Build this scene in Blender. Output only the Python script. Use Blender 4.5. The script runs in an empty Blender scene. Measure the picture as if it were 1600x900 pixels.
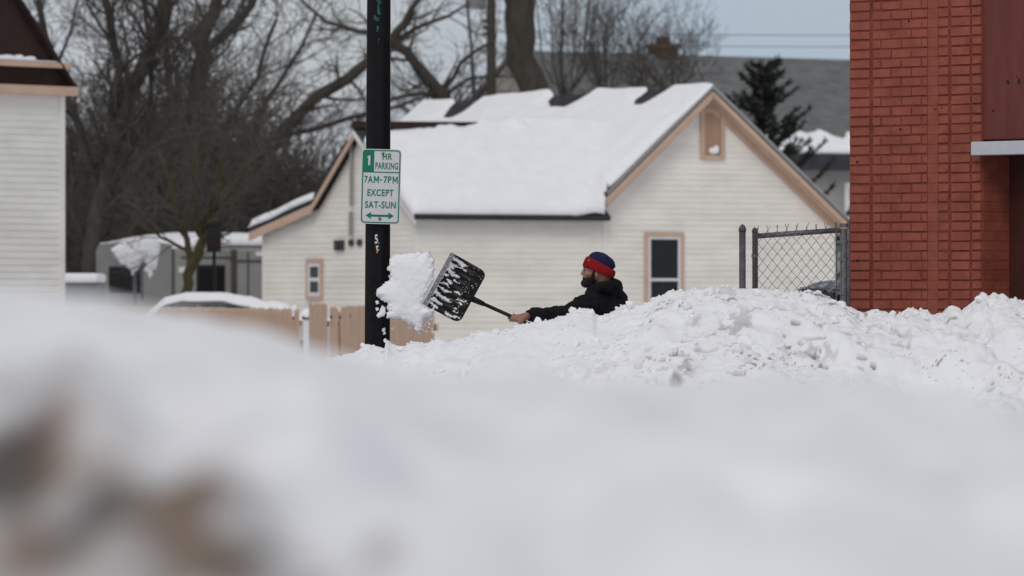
import bpy, bmesh, math, random
import numpy as np
from mathutils import Vector, Matrix, Quaternion

# ------------------------------------------------------------------ camera, sky, sun, exposure
S = bpy.context.scene
COL = S.collection
F = 8889.0          # focal length in pixels of a 1600 px wide frame (200 mm on full frame)
HZ = 470.0          # image row of the horizon
CZ = 1.35           # eye height

cd = bpy.data.cameras.new('camera')
cd.lens = 200; cd.sensor_width = 36; cd.shift_y = 20 / 1600
cd.clip_start = 0.1; cd.clip_end = 5000
cd.dof.use_dof = True; cd.dof.focus_distance = 43.6; cd.dof.aperture_fstop = 4.5
cam = bpy.data.objects.new('camera', cd); COL.objects.link(cam)
cam.location = (0, 0, CZ); cam.rotation_euler = (math.radians(90), 0, 0)
S.camera = cam

SUN_EL, SUN_AZ = 42, -168       # azimuth measured clockwise from +Y: behind the camera, to the left
w = bpy.data.worlds.new('World'); S.world = w; w.use_nodes = True
nt = w.node_tree; nt.nodes.clear()
out = nt.nodes.new('ShaderNodeOutputWorld'); bg = nt.nodes.new('ShaderNodeBackground')
sky = nt.nodes.new('ShaderNodeTexSky'); sky.sky_type = 'NISHITA'; sky.sun_disc = False
sky.sun_elevation = math.radians(SUN_EL); sky.sun_rotation = math.radians(SUN_AZ)
sky.air_density = 1.0; sky.dust_density = 1.0; sky.ozone_density = 1.2
tc = nt.nodes.new('ShaderNodeTexCoord'); mp = nt.nodes.new('ShaderNodeMapping')
mp.inputs['Scale'].default_value = (6, 6, 40)
nz = nt.nodes.new('ShaderNodeTexNoise'); nz.inputs['Scale'].default_value = 1.6; nz.inputs['Detail'].default_value = 5
rp = nt.nodes.new('ShaderNodeValToRGB')
rp.color_ramp.elements[0].position = .3; rp.color_ramp.elements[0].color = (.78, .78, .78, 1)
rp.color_ramp.elements[1].position = .7; rp.color_ramp.elements[1].color = (.97, .97, .97, 1)
mx = nt.nodes.new('ShaderNodeMix'); mx.data_type = 'RGBA'
veil = nt.nodes.new('ShaderNodeMix'); veil.data_type = 'RGBA'     # cloud veil: bluish gap low down, grey overhead
veil.inputs[6].default_value = (5.1, 6.3, 7.8, 1); veil.inputs[7].default_value = (6.85, 6.95, 7.25, 1)
sx = nt.nodes.new('ShaderNodeSeparateXYZ'); nt.links.new(tc.outputs['Generated'], sx.inputs[0])
mr_ = nt.nodes.new('ShaderNodeMapRange'); mr_.inputs[1].default_value = .03; mr_.inputs[2].default_value = .22
nt.links.new(sx.outputs['Z'], mr_.inputs[0]); lowc = nt.nodes.new('ShaderNodeMix'); lowc.data_type = 'RGBA'
lowc.inputs[6].default_value = (6.4, 6.8, 7.4, 1); lowc.inputs[7].default_value = (5.1, 6.3, 7.8, 1)
mrx = nt.nodes.new('ShaderNodeMapRange'); mrx.inputs[1].default_value = -.03; mrx.inputs[2].default_value = .03
nt.links.new(sx.outputs['X'], mrx.inputs[0]); nt.links.new(mrx.outputs[0], lowc.inputs[0]); nt.links.new(lowc.outputs[2], veil.inputs[6])
nt.links.new(mr_.outputs[0], veil.inputs[0]); nt.links.new(veil.outputs[2], mx.inputs[7])
nt.links.new(tc.outputs['Generated'], mp.inputs['Vector']); nt.links.new(mp.outputs[0], nz.inputs['Vector'])
nt.links.new(nz.outputs['Fac'], rp.inputs['Fac']); nt.links.new(rp.outputs['Color'], mx.inputs[0])
nt.links.new(sky.outputs[0], mx.inputs[6]); nt.links.new(mx.outputs[2], bg.inputs['Color'])
bg.inputs['Strength'].default_value = 0.085
nt.links.new(bg.outputs[0], out.inputs['Surface'])

sd = bpy.data.lights.new('sun', 'SUN'); sd.energy = 1.15; sd.angle = math.radians(25); sd.color = (1, .95, .89)
sun = bpy.data.objects.new('sun', sd); COL.objects.link(sun)
az = math.radians(SUN_AZ); el = math.radians(SUN_EL)
sdir = Vector((math.sin(az) * math.cos(el), math.cos(az) * math.cos(el), math.sin(el)))
sun.rotation_euler = sdir.to_track_quat('Z', 'Y').to_euler()
S.view_settings.view_transform = 'Standard'; S.view_settings.look = 'None'
S.view_settings.exposure = -0.14; S.view_settings.gamma = 1
S.view_settings.use_curve_mapping = False
S.cycles.use_denoising = True
S.cycles.max_bounces = 6

# ------------------------------------------------------------------ helpers
R = random.Random(7)

def at(px, py, Y):
    return Vector(((px - 800) * Y / F, Y, CZ - (py - HZ) * Y / F))

class Fr:
    """A building's own axes: U along its front, V to its back, through a corner C."""
    def __init__(s, px, Y, deg):
        a = math.radians(deg); s.ca, s.sa = math.cos(a), math.sin(a)
        s.C = Vector(((px - 800) * Y / F, Y, 0))
    def p(s, u, v, z):
        return Vector((s.C.x + u * s.ca - v * s.sa, s.C.y + u * s.sa + v * s.ca, z))
    def u(s, px, v=0.0):
        k = (px - 800) / F
        return (k * s.C.y + k * v * s.ca - s.C.x + v * s.sa) / (s.ca - k * s.sa)
    def v(s, px, u=0.0):
        k = (px - 800) / F
        return (s.C.x - k * s.C.y + u * (s.ca - k * s.sa)) / (k * s.ca + s.sa)
    def z(s, py, u, v):
        return CZ - (py - HZ) * s.p(u, v, 0).y / F
    def front(s, v=0.0):
        return lambda a, z, o=0.0: s.p(a, v - o, z)
    def side(s, u=0.0):
        return lambda a, z, o=0.0: s.p(u - o, a, z)

def tag(o, label=None, cat=None, group=None, kind=None):
    if label: o['label'] = label
    if cat: o['category'] = cat
    if group: o['group'] = group
    if kind: o['kind'] = kind
    return o

ORIGIN = {}
def thing(name, label, cat, loc, group=None):
    o = bpy.data.objects.new(name, None); COL.objects.link(o)
    o.location = loc; o.empty_display_size = .2
    ORIGIN[o.name] = Vector(loc)
    return tag(o, label, cat, group)

def link_mesh(name, me, mats, parent=None, loc=None, smooth=False):
    """Mesh in world coordinates -> object, under its parent or at top level with its origin at its base."""
    for m in (mats if isinstance(mats, (list, tuple)) else [mats]): me.materials.append(m)
    n = len(me.vertices)
    co = np.empty(n * 3, 'f'); me.vertices.foreach_get('co', co); co = co.reshape(-1, 3)
    if parent is not None:
        org = ORIGIN[parent.name]
    else:
        if loc is None:
            mn, mxx = co.min(0), co.max(0)
            loc = Vector(((mn[0] + mxx[0]) / 2, (mn[1] + mxx[1]) / 2, mn[2]))
        org = Vector(loc)
    co -= np.array(org, 'f')
    me.vertices.foreach_set('co', co.ravel())
    me.polygons.foreach_set('use_smooth', [smooth] * len(me.polygons))
    me.update()
    o = bpy.data.objects.new(name, me); COL.objects.link(o)
    if parent is not None: o.parent = parent
    else: o.location = org
    ORIGIN[o.name] = org
    return o

class MB:
    def __init__(s): s.v = []; s.f = []; s.m = []
    def add(s, vs, fs, m=0):
        b = len(s.v); s.v.extend([tuple(x) for x in vs])
        for f in fs: s.f.append(tuple(b + i for i in f)); s.m.append(m)
    def hexa(s, p, m=0):
        s.add(p, [(0, 3, 2, 1), (4, 5, 6, 7), (0, 1, 5, 4), (1, 2, 6, 5), (2, 3, 7, 6), (3, 0, 4, 7)], m)
    def box(s, a, b, m=0):
        x0, y0, z0 = a; x1, y1, z1 = b
        s.hexa([(x0, y0, z0), (x1, y0, z0), (x1, y1, z0), (x0, y1, z0), (x0, y0, z1), (x1, y0, z1), (x1, y1, z1), (x0, y1, z1)], m)
    def fbox(s, fn, a0, a1, z0, z1, o0, o1, m=0):
        s.hexa([fn(a0, z0, o1), fn(a1, z0, o1), fn(a1, z0, o0), fn(a0, z0, o0), fn(a0, z1, o1), fn(a1, z1, o1), fn(a1, z1, o0), fn(a0, z1, o0)], m)
    def prism(s, poly, vec, m=0):
        n = len(poly); vec = Vector(vec)
        vs = [Vector(p) for p in poly] + [Vector(p) + vec for p in poly]
        fs = [tuple(range(n))[::-1], tuple(range(n, 2 * n))] + [(i, (i + 1) % n, n + (i + 1) % n, n + i) for i in range(n)]
        s.add(vs, fs, m)
    def slab(s, poly, th, m=0):
        s.prism(poly, (0, 0, -th), m)
    def tube(s, pts, rs, n=6, m=0, caps=True, phase=0.0):
        pts = [Vector(p) for p in pts]
        if not isinstance(rs, (list, tuple)): rs = [rs] * len(pts)
        b = len(s.v); k = len(pts); ref = None
        for i, p in enumerate(pts):
            d = (pts[min(i + 1, k - 1)] - pts[max(i - 1, 0)])
            if d.length < 1e-9: d = Vector((0, 0, 1))
            d.normalize()
            if ref is None:
                ref = Vector((0, -1, 0)) if abs(d.y) < .8 else Vector((1, 0, 0))
            x = (ref - d * ref.dot(d))
            if x.length < 1e-6: x = d.orthogonal()
            x.normalize(); y = d.cross(x); ref = x
            for j in range(n):
                t = 2 * math.pi * j / n + phase
                c = x * (math.cos(t) * rs[i]) + y * (math.sin(t) * rs[i])
                s.v.append((p.x + c.x, p.y + c.y, p.z + c.z))
        for i in range(k - 1):
            for j in range(n):
                j2 = (j + 1) % n
                s.f.append((b + i * n + j, b + i * n + j2, b + (i + 1) * n + j2, b + (i + 1) * n + j)); s.m.append(m)
        if caps and n > 3:
            s.f.append(tuple(b + j for j in range(n))[::-1]); s.m.append(m)
            s.f.append(tuple(b + (k - 1) * n + j for j in range(n))); s.m.append(m)
    def ball(s, c, r, seg=12, rings=8, m=0, ax=None):
        """ellipsoid; r is one radius or three, ax three axes"""
        if not isinstance(r, (tuple, list)): r = (r, r, r)
        ax = ax or (Vector((1, 0, 0)), Vector((0, 1, 0)), Vector((0, 0, 1)))
        c = Vector(c); vs = []; fs = []
        for i in range(rings + 1):
            t = math.pi * i / rings
            for j in range(seg):
                q = 2 * math.pi * j / seg
                vs.append(c + ax[0] * (r[0] * math.sin(t) * math.cos(q)) + ax[1] * (r[1] * math.sin(t) * math.sin(q)) + ax[2] * (r[2] * math.cos(t)))
        for i in range(rings):
            for j in range(seg):
                j2 = (j + 1) % seg
                fs.append((i * seg + j, (i + 1) * seg + j, (i + 1) * seg + j2, i * seg + j2))
        s.add(vs, fs, m)
    def capsule(s, a, ra, b, rb, n=12):
        a, b = Vector(a), Vector(b)
        s.tube([a, b], [ra, rb], n); s.ball(a, ra, n, 8); s.ball(b, rb, n, 8)
    def mesh(s, name):
        me = bpy.data.meshes.new(name); me.from_pydata(s.v, [], s.f); me.update()
        return me
    def build(s, name, mats, parent=None, loc=None, smooth=False):
        me = s.mesh(name)
        if isinstance(mats, (list, tuple)): me.polygons.foreach_set('material_index', s.m)
        return link_mesh(name, me, mats, parent, loc, smooth)

def modified(me, *mods):
    """run modifiers over a mesh and give back the resulting mesh"""
    o = bpy.data.objects.new('tmp', me); COL.objects.link(o)
    for typ, kw in mods:
        m = o.modifiers.new(typ, typ)
        for k, v in kw.items(): setattr(m, k, v)
    dg = bpy.context.evaluated_depsgraph_get(); dg.update()
    res = bpy.data.meshes.new_from_object(o.evaluated_get(dg))
    bpy.data.objects.remove(o); res.materials.clear()
    return res

def weld(me, d=1e-5):
    b = bmesh.new(); b.from_mesh(me); bmesh.ops.remove_doubles(b, verts=b.verts, dist=d)
    bmesh.ops.recalc_face_normals(b, faces=b.faces); b.to_mesh(me); b.free(); return me

# numpy noise
_rs = np.random.RandomState(11)
PERM = _rs.permutation(4096); VAL = _rs.rand(4096)
def _h(ix, iy, seed=0):
    return PERM[(PERM[(ix + seed * 131) & 4095] + iy) & 4095]
def vnoise(x, y, seed=0):
    ix = np.floor(x).astype(int); iy = np.floor(y).astype(int)
    fx = x - ix; fy = y - iy
    fx = fx * fx * fx * (fx * (6 * fx - 15) + 10); fy = fy * fy * fy * (fy * (6 * fy - 15) + 10)
    a = VAL[_h(ix, iy, seed)]; b = VAL[_h(ix + 1, iy, seed)]; c = VAL[_h(ix, iy + 1, seed)]; d = VAL[_h(ix + 1, iy + 1, seed)]
    return (a + (b - a) * fx) * (1 - fy) + (c + (d - c) * fx) * fy - .5
def fbm(x, y, seed=0, oct=4, gain=.5):
    r = 0; a = 1
    for i in range(oct):
        r = r + a * vnoise(x * 2 ** i + 17.3 * i, y * 2 ** i - 9.1 * i, seed + i); a *= gain
    return r
def worley(x, y, seed=0):
    ix = np.floor(x).astype(int); iy = np.floor(y).astype(int)
    best = np.full(np.shape(x), 9.0); cid = np.zeros(np.shape(x))
    for dx in (-1, 0, 1):
        for dy in (-1, 0, 1):
            h = _h(ix + dx, iy + dy, seed)
            qx = ix + dx + VAL[h]; qy = iy + dy + VAL[PERM[h]]
            d = np.hypot(qx - x, qy - y)
            cid = np.where(d < best, VAL[(h * 7 + 3) & 4095], cid); best = np.minimum(best, d)
    return best, cid
def sstep(a, b, x):
    t = np.clip((x - a) / (b - a), 0, 1); return t * t * (3 - 2 * t)

def grid_mesh(name, XX, YY, ZZ, keep=None):
    """quads over a 2D array of points (optionally only the kept cells)"""
    h, wd = XX.shape
    co = np.stack([XX, YY, ZZ], -1).reshape(-1, 3)
    i = np.arange(h * wd).reshape(h, wd)
    q = np.stack([i[:-1, :-1], i[:-1, 1:], i[1:, 1:], i[1:, :-1]], -1)
    q = q.reshape(-1, 4) if keep is None else q[keep]
    me = bpy.data.meshes.new(name)
    used = np.unique(q); mp = -np.ones(h * wd, int); mp[used] = np.arange(len(used))
    co = co[used]; q = mp[q]
    me.vertices.add(len(co)); me.vertices.foreach_set('co', co.astype('f').ravel())
    me.loops.add(q.size); me.loops.foreach_set('vertex_index', q.astype('i').ravel())
    me.polygons.add(len(q)); me.polygons.foreach_set('loop_start', np.arange(0, q.size, 4).astype('i'))
    me.update(calc_edges=True); me.validate()
    return me, used

def blob_mesh(name, mask_sd, to3d, xs, ys, thick, seed, rough=.25):
    """lump with a ragged outline: mask_sd (2D, >0 inside, metres from the rim) becomes a closed two-sided body"""
    gx, gy = np.meshgrid(xs, ys)
    ins = mask_sd > 0
    t = thick * (np.clip(mask_sd, 0, None) / (np.clip(mask_sd, 0, None) + thick * .55)) ** .5
    s = abs(xs[1] - xs[0])
    n1 = fbm(gx / (s * 14), gy / (s * 14), seed, 4) ; n2 = fbm(gx / (s * 14) + 50, gy / (s * 14), seed + 9, 4)
    tf = np.where(ins, t * (1 + rough * 2 * n1), 0); tb = np.where(ins, t * (1 + rough * 2 * n2), 0)
    cells = ins[:-1, :-1] | ins[1:, :-1] | ins[:-1, 1:] | ins[1:, 1:]
    def surf(off):
        P = to3d(gx, gy, off); return P
    mf, _ = grid_mesh(name, *surf(tf), keep=cells)
    mb_, _ = grid_mesh(name + 'b', *surf(-tb), keep=cells)
    b = bmesh.new(); b.from_mesh(mf); b.from_mesh(mb_); bpy.data.meshes.remove(mb_)
    bmesh.ops.remove_doubles(b, verts=b.verts, dist=1e-5); bmesh.ops.recalc_face_normals(b, faces=b.faces)
    b.to_mesh(mf); b.free()
    return mf

def poly_sd(poly, gx, gy):
    """signed distance to a polygon, >0 inside"""
    P = np.array(poly, float); d = np.full(gx.shape, 1e9); ins = np.zeros(gx.shape, bool)
    for i in range(len(P)):
        a, b = P[i], P[(i + 1) % len(P)]; e = b - a
        t = np.clip(((gx - a[0]) * e[0] + (gy - a[1]) * e[1]) / (e @ e), 0, 1)
        d = np.minimum(d, np.hypot(gx - a[0] - t * e[0], gy - a[1] - t * e[1]))
        c = ((a[1] > gy) != (b[1] > gy))
        with np.errstate(divide='ignore', invalid='ignore'):
            xx = (b[0] - a[0]) * (gy - a[1]) / (b[1] - a[1] + 1e-12) + a[0]
        ins ^= c & (gx < xx)
    return np.where(ins, d, -d)

# ------------------------------------------------------------------ materials
def mat(name, col, rough=.8, var=.12, scale=6.0, bump=0.0, bscale=60.0, metal=0.0, spec=.3, col2=None, lo=.35, hi=.65, stretch=None, grain=0.0, gscale=90.0):
    m = bpy.data.materials.new(name); m.use_nodes = True; t = m.node_tree; N = t.nodes; L = t.links
    b = N['Principled BSDF']; b.inputs['Roughness'].default_value = rough; b.inputs['Metallic'].default_value = metal
    b.inputs['Specular IOR Level'].default_value = spec
    c = N.new('ShaderNodeTexCoord'); mpn = N.new('ShaderNodeMapping'); L.new(c.outputs['Object'], mpn.inputs[0])
    if stretch: mpn.inputs['Scale'].default_value = stretch
    n = N.new('ShaderNodeTexNoise'); n.inputs['Scale'].default_value = scale; n.inputs['Detail'].default_value = 6
    n.inputs['Roughness'].default_value = .62
    L.new(mpn.outputs[0], n.inputs['Vector'])
    r = N.new('ShaderNodeValToRGB'); r.color_ramp.elements[0].position = lo; r.color_ramp.elements[1].position = hi
    a = tuple(x * (1 - var) for x in col); d = col2 or tuple(min(1, x * (1 + var)) for x in col)
    r.color_ramp.elements[0].color = (*a, 1); r.color_ramp.elements[1].color = (*d, 1)
    L.new(n.outputs['Fac'], r.inputs['Fac']); src = r.outputs['Color']
    if grain:
        g = N.new('ShaderNodeTexNoise'); g.inputs['Scale'].default_value = gscale; g.inputs['Detail'].default_value = 3
        L.new(c.outputs['Object'], g.inputs['Vector'])
        mr = N.new('ShaderNodeMapRange'); mr.inputs[1].default_value = .3; mr.inputs[2].default_value = .7
        mr.inputs[3].default_value = 1 - grain; mr.inputs[4].default_value = 1 + grain
        L.new(g.outputs['Fac'], mr.inputs[0])
        mu = N.new('ShaderNodeVectorMath'); mu.operation = 'SCALE'
        L.new(src, mu.inputs[0]); L.new(mr.outputs[0], mu.inputs['Scale']); src = mu.outputs[0]
    L.new(src, b.inputs['Base Color'])
    if bump:
        n2 = N.new('ShaderNodeTexNoise'); n2.inputs['Scale'].default_value = bscale; n2.inputs['Detail'].default_value = 5
        L.new(c.outputs['Object'], n2.inputs['Vector'])
        bp = N.new('ShaderNodeBump'); bp.inputs['Strength'].default_value = 1; bp.inputs['Distance'].default_value = bump
        L.new(n2.outputs['Fac'], bp.inputs['Height']); L.new(bp.outputs[0], b.inputs['Normal'])
    return m

def snow_mat(name, dirt=False, tone=False, bump=.008, bscale=14):
    m = mat(name, (.84, .85, .88), .9, .03, 3, bump, bscale, spec=.15)
    if dirt:
        t = m.node_tree; N = t.nodes; L = t.links; b = N['Principled BSDF']
        src = b.inputs['Base Color'].links[0].from_socket
        at_ = N.new('ShaderNodeAttribute'); at_.attribute_name = 'dirt'
        c = N.new('ShaderNodeTexCoord'); n = N.new('ShaderNodeTexNoise'); n.inputs['Scale'].default_value = 9
        L.new(c.outputs['Object'], n.inputs['Vector'])
        r = N.new('ShaderNodeValToRGB'); r.color_ramp.elements[0].position = .38; r.color_ramp.elements[1].position = .62
        r.color_ramp.elements[0].color = (.10, .098, .092, 1); r.color_ramp.elements[1].color = (.22, .145, .085, 1)
        L.new(n.outputs['Fac'], r.inputs['Fac'])
        if tone:
            a2 = N.new('ShaderNodeAttribute'); a2.attribute_name = 'tone'; L.new(a2.outputs['Fac'], r.inputs['Fac'])
            r.color_ramp.elements[0].position = .1; r.color_ramp.elements[1].position = .9
            r.color_ramp.elements[0].color = (.022, .021, .018, 1); r.color_ramp.elements[1].color = (.24, .145, .075, 1)
        x = N.new('ShaderNodeMix'); x.data_type = 'RGBA'
        L.new(at_.outputs['Fac'], x.inputs[0]); L.new(src, x.inputs[6]); L.new(r.outputs['Color'], x.inputs[7])
        L.new(x.outputs[2], b.inputs['Base Color'])
    return m

M = {}
M['snow'] = snow_mat('snow')
M['snow_dirt'] = snow_mat('dirty_snow', True)
M['snow_grit'] = snow_mat('gritty_snow', True, True)
M['snow_slab'] = snow_mat('packed_snow', bump=.0025, bscale=30)
M['snow_roof'] = snow_mat('roof_snow', bump=.02, bscale=3)
M['siding'] = mat('cream_siding', (.76, .725, .67), .6, .08, 1.6, stretch=(.5, .5, 1.6))
M['siding_end'] = M['siding']
M['siding_white'] = mat('white_siding', (.73, .72, .68), .6, .07, 1.6, stretch=(.5, .5, 1.6))
M['tan'] = mat('tan_trim', (.52, .365, .275), .6, .08, 2)
M['shingle_dark'] = mat('dark_shingle', (.035, .034, .036), .9, .35, 5, .01, 30)
M['shingle_brown'] = mat('brown_shingle', (.030, .016, .013), .9, .25, 4, .01, 25)
M['shingle_grey'] = mat('grey_shingle', (.150, .154, .157), .9, .2, 3, .012, 22, stretch=(.6, .6, 3))
M['white_paint'] = mat('white_paint', (.70, .71, .73), .45, .04, 5)
M['shaded_vent_board'] = mat('shaded_vent_board', (.36, .225, .16), .7, .1, 3)  # tan darker than the trim: shade of the vent recess put into the colour
M['snow_plain'] = mat('loose_snow', (.85, .86, .88), .9, .02, 3, spec=.15)
M['dark_pane'] = mat('dark_pane', (.012, .012, .013), .6, .2, 3, spec=.1)
M['glass'] = mat('dark_glass', (.010, .011, .013), .18, .2, 2, spec=.35)
M['grey_metal'] = mat('galvanised_metal', (.17, .175, .19), .5, .3, 25, .001, 200, metal=.6, grain=.25)
M['post_paint'] = mat('weathered_post', (.085, .087, .105), .6, .2, 18, .001, 150, grain=.2)
M['rust'] = mat('rusty_steel', (.10, .09, .085), .7, .3, 30, .001, 200, col2=(.16, .075, .04), lo=.5, hi=.75)
M['wire'] = mat('fence_wire', (.075, .075, .08), .6, .3, 30)
M['black_paint'] = mat('black_paint', (.0042, .0044, .0052), .5, .35, 14, .0015, 60, spec=.16)
M['green_flake'] = mat('green_paint', (.012, .075, .06), .6, .4, 60)
M['sign_white'] = mat('sign_white', (.56, .57, .60), .4, .05, 12, grain=.03)
M['sign_green'] = mat('sign_green', (.006, .16, .085), .4, .1, 20)
M['sticker_white'] = mat('sticker_white', (.6, .6, .58), .5, .1, 60)
M['orange'] = mat('orange_sticker', (.65, .22, .02), .5, .2, 60)
M['brick'] = mat('painted_brick', (.258, .067, .043), .65, .2, 6, .003, 55, grain=.10, gscale=120)
M['mortar'] = mat('painted_joint', (.175, .042, .028), .9, .25, 9, .004, 60)
M['red_panel'] = mat('red_panel', (.135, .033, .026), .55, .15, 4, .0015, 12, stretch=(3, 3, .5))
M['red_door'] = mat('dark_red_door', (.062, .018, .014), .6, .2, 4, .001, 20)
M['chip'] = mat('paint_chip', (.018, .008, .007), .9, .3, 40)
M['ledge'] = mat('white_ledge', (.50, .52, .57), .5, .05, 6)
M['bark'] = mat('grey_bark', (.052, .044, .036), .9, .3, 8, .02, 25, stretch=(1, 1, .25))
M['bark_dark'] = mat('dark_bark', (.055, .048, .041), .9, .3, 8, .02, 25, stretch=(1, 1, .25))
M['bark_moss'] = mat('mossy_bark', (.06, .052, .025), .9, .3, 10, .02, 25)
M['twig'] = mat('twigs', (.078, .069, .060), .9, .25, 2)
M['twig_dark'] = mat('dark_twigs', (.070, .061, .053), .9, .25, 2)
M['brushwood'] = mat('brushwood', (.062, .053, .046), .95, .3, 1)
M['needles'] = mat('needles', (.018, .024, .018), .8, .4, 6, col2=(.035, .042, .030))
M['fence_wood'] = mat('fence_wood', (.47, .325, .235), .8, .15, 6, .003, 40, stretch=(3, 3, .35))
M['rv_grey'] = mat('camper_grey', (.185, .183, .178), .5, .06, 2)
M['rv_side'] = mat('camper_side', (.27, .268, .26), .5, .06, 2)
M['rv_trim'] = mat('camper_trim', (.075, .065, .06), .5, .1, 4)
M['car_paint'] = mat('car_paint', (.42, .43, .45), .3, .04, 3, spec=.5)
M['car_glass'] = mat('car_glass', (.075, .10, .10), .15, .2, 2, spec=.5)
M['rubber'] = mat('rubber', (.015, .015, .015), .8, .2, 10)
M['bin_body'] = mat('navy_plastic', (.014, .018, .034), .5, .2, 8, spec=.4)
M['bin_lid'] = mat('grey_blue_lid', (.13, .14, .175), .6, .3, 14, col2=(.40, .41, .45), lo=.42, hi=.7)
M['shovel_black'] = mat('black_plastic', (.008, .0075, .0085), .5, .25, 30, .0008, 120, spec=.25)
M['strip'] = mat('wear_strip', (.27, .275, .29), .5, .3, 60, .001, 200, metal=.2, grain=.25, gscale=250)
M['skin'] = mat('skin', (.33, .165, .12), .55, .14, 25, .001, 150, spec=.35)
M['beard'] = mat('beard_hair', (.013, .009, .008), .8, .4, 90, .004, 160)
M['hoodie'] = mat('black_hoodie', (.0095, .0095, .0115), .9, .35, 20, .004, 45, spec=.15)
M['jeans'] = mat('dark_jeans', (.02, .025, .045), .9, .2, 20, .002, 60)
M['boot'] = mat('boots', (.02, .016, .013), .7, .2, 20)
M['hat_red'] = mat('red_knit', (.24, .010, .014), .9, .2, 60, .003, 180, spec=.15)
M['hat_blue'] = mat('blue_knit', (.018, .022, .085), .9, .25, 60, .003, 180, spec=.15, col2=(.17, .012, .03), lo=.60, hi=.68)
M['eye_dark'] = mat('eye', (.02, .015, .012), .2, .1, 10)
M['lip'] = mat('lips', (.25, .10, .08), .5, .1, 20)
M['chimney'] = mat('chimney_brick', (.10, .045, .032), .9, .25, 6, .01, 20)
M['wall_grey'] = mat('beige_wall', (.30, .285, .265), .8, .08, 2)
M['dark_trim'] = mat('dark_trim', (.035, .037, .042), .6, .2, 3)
M['wood_pole'] = mat('wood_pole', (.055, .046, .038), .9, .25, 6, .01, 30, stretch=(1, 1, .2))
M['transformer'] = mat('grey_can', (.24, .25, .26), .5, .1, 4)
M['cable'] = mat('cable', (.16, .17, .19), .7, .1, 4)
M['shed_brown'] = mat('brown_wall', (.16, .075, .045), .9, .2, 3)

# ------------------------------------------------------------------ ground
mb = MB()
xs = [-1500, -300, -60, -12, 12, 60, 300, 1500]; ys = [-60, 0, 13, 36, 60, 130, 300, 900, 3000]
mb.add([(x, y, 0) for y in ys for x in xs], [(j * 8 + i, j * 8 + i + 1, (j + 1) * 8 + i + 1, (j + 1) * 8 + i) for j in range(8) for i in range(7)])
tag(mb.build('snow_ground', M['snow'], loc=(0, 0, 0)), 'flat snow covered ground', kind='structure')
mb = MB(); mb.add([(-60, 12, .03), (60, 12, .03), (60, 34, .03), (-60, 34, .03)], [(0, 1, 2, 3)])
M['road'] = mat('packed_snow_road', (.42, .41, .41), .8, .25, 1.5, .02, 6)
tag(mb.build('road', M['road'], loc=(0, 23, .03)), 'snow packed street between the banks', kind='structure')

def set_dirt(me, d):
    a = me.attributes.new('dirt', 'FLOAT', 'POINT'); a.data.foreach_set('value', d.astype('f').ravel())

# far snowbank, in focus: its crest as measured along the picture
CREST = [(-900, 600), (300, 590), (440, 575), (500, 561), (545, 547), (560, 545), (573, 535), (590, 537), (600, 541), (603, 526), (606, 526), (612, 534), (630, 537), (648, 528), (668, 533), (684, 524), (700, 528),
         (728, 524), (752, 514), (779, 513), (800, 508), (820, 501), (836, 500), (867, 494), (874, 489), (887, 486), (894, 478), (910, 477), (926, 480), (932, 492),
         (946, 491), (959, 484), (971, 475), (984, 472), (1000, 474), (1017, 467), (1030, 457), (1061, 449), (1088, 449), (1121, 444), (1157, 452), (1190, 453), (1217, 458),
         (1264, 455), (1300, 468), (1330, 483), (1347, 492), (1371, 486), (1403, 496), (1421, 488), (1453, 493), (1474, 497), (1483, 482), (1503, 488), (1530, 472), (1535, 461),
         (1547, 470), (1556, 462), (1600, 470), (1800, 475), (2600, 500)]
cx = np.array([c[0] for c in CREST], float); cy = np.array([c[1] for c in CREST], float)
YC = 42.0
X1 = np.concatenate([np.linspace(-14, -2.2, 100)[:-1], np.arange(-2.2, 4.4, .0135), np.linspace(4.4, 14, 80)[1:]])
Y1 = np.concatenate([np.linspace(33.5, 39.3, 90)[:-1], np.arange(39.3, 42.9, .018), np.linspace(42.9, 53, 70)[1:]])
gx, gy = np.meshgrid(X1, Y1)
px = 800 + F * gx / YC
zc = CZ - (np.interp(px, cx, cy) - HZ) * YC / F
zs = CZ - (np.interp(px, cx, np.convolve(np.pad(cy, 3, 'edge'), np.ones(7) / 7, 'valid')) - HZ) * YC / F     # smoothed crest for the slope
near_crest = np.exp(-((gy - YC) / .42) ** 2)
d_front = np.clip(YC - gy, 0, None); d_back = np.clip(gy - YC, 0, None)
def zf_top(zs, k, l): return l + k * np.log1p(np.exp((zs - .02 - l) / k))
back_z = .02 + .42 * sstep(1.5, 2.3, gx)
zf = np.maximum(zs - .02 - .52 * (np.sqrt(d_front ** 2 + .02) - .14), .33 + .02 * fbm(gx / .6, gy / .6, 12, 2) - .01 * d_front)
softk = .25; zlow = .42; zf = zlow + softk * np.log1p(np.exp(np.clip((zs - .02 - .52 * (np.sqrt(d_front ** 2 + .02) - .14) - zlow) / softk, -30, 30)))
zf = zs - .02 + (zf - zf_top(zs, softk, zlow))
zb = zs + (back_z - zs) * sstep(.12, 1.25, d_back)
z = np.where(gy <= YC, zf, zb) - .022 * near_crest
z = z + (zc - zs) * near_crest
gyn = gy * 1.15; w1, id1 = worley(gx / .42, gyn / .42, 3); w2, id2 = worley(gx / .17 + 3, gyn / .17, 5); w3, id3 = worley(gx / .075, gyn / .075 + 8, 6)
fine = (id3 - .5) * .022 + (.45 - w3) * .018 + (id2 - .5) * .03 * (1 - w2) + fbm(gx / .04, gy / .04, 8, 2) * .010
lump = (.5 - w1) * .06 + (id1 - .5) * .03 + (.5 - w2) * .030 + fbm(gx / .3, gyn / .3, 9, 3) * .05
lump += fbm(gx / 1.1, gy / 1.1, 21, 3) * .14
amp = 1 - .62 * near_crest
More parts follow.
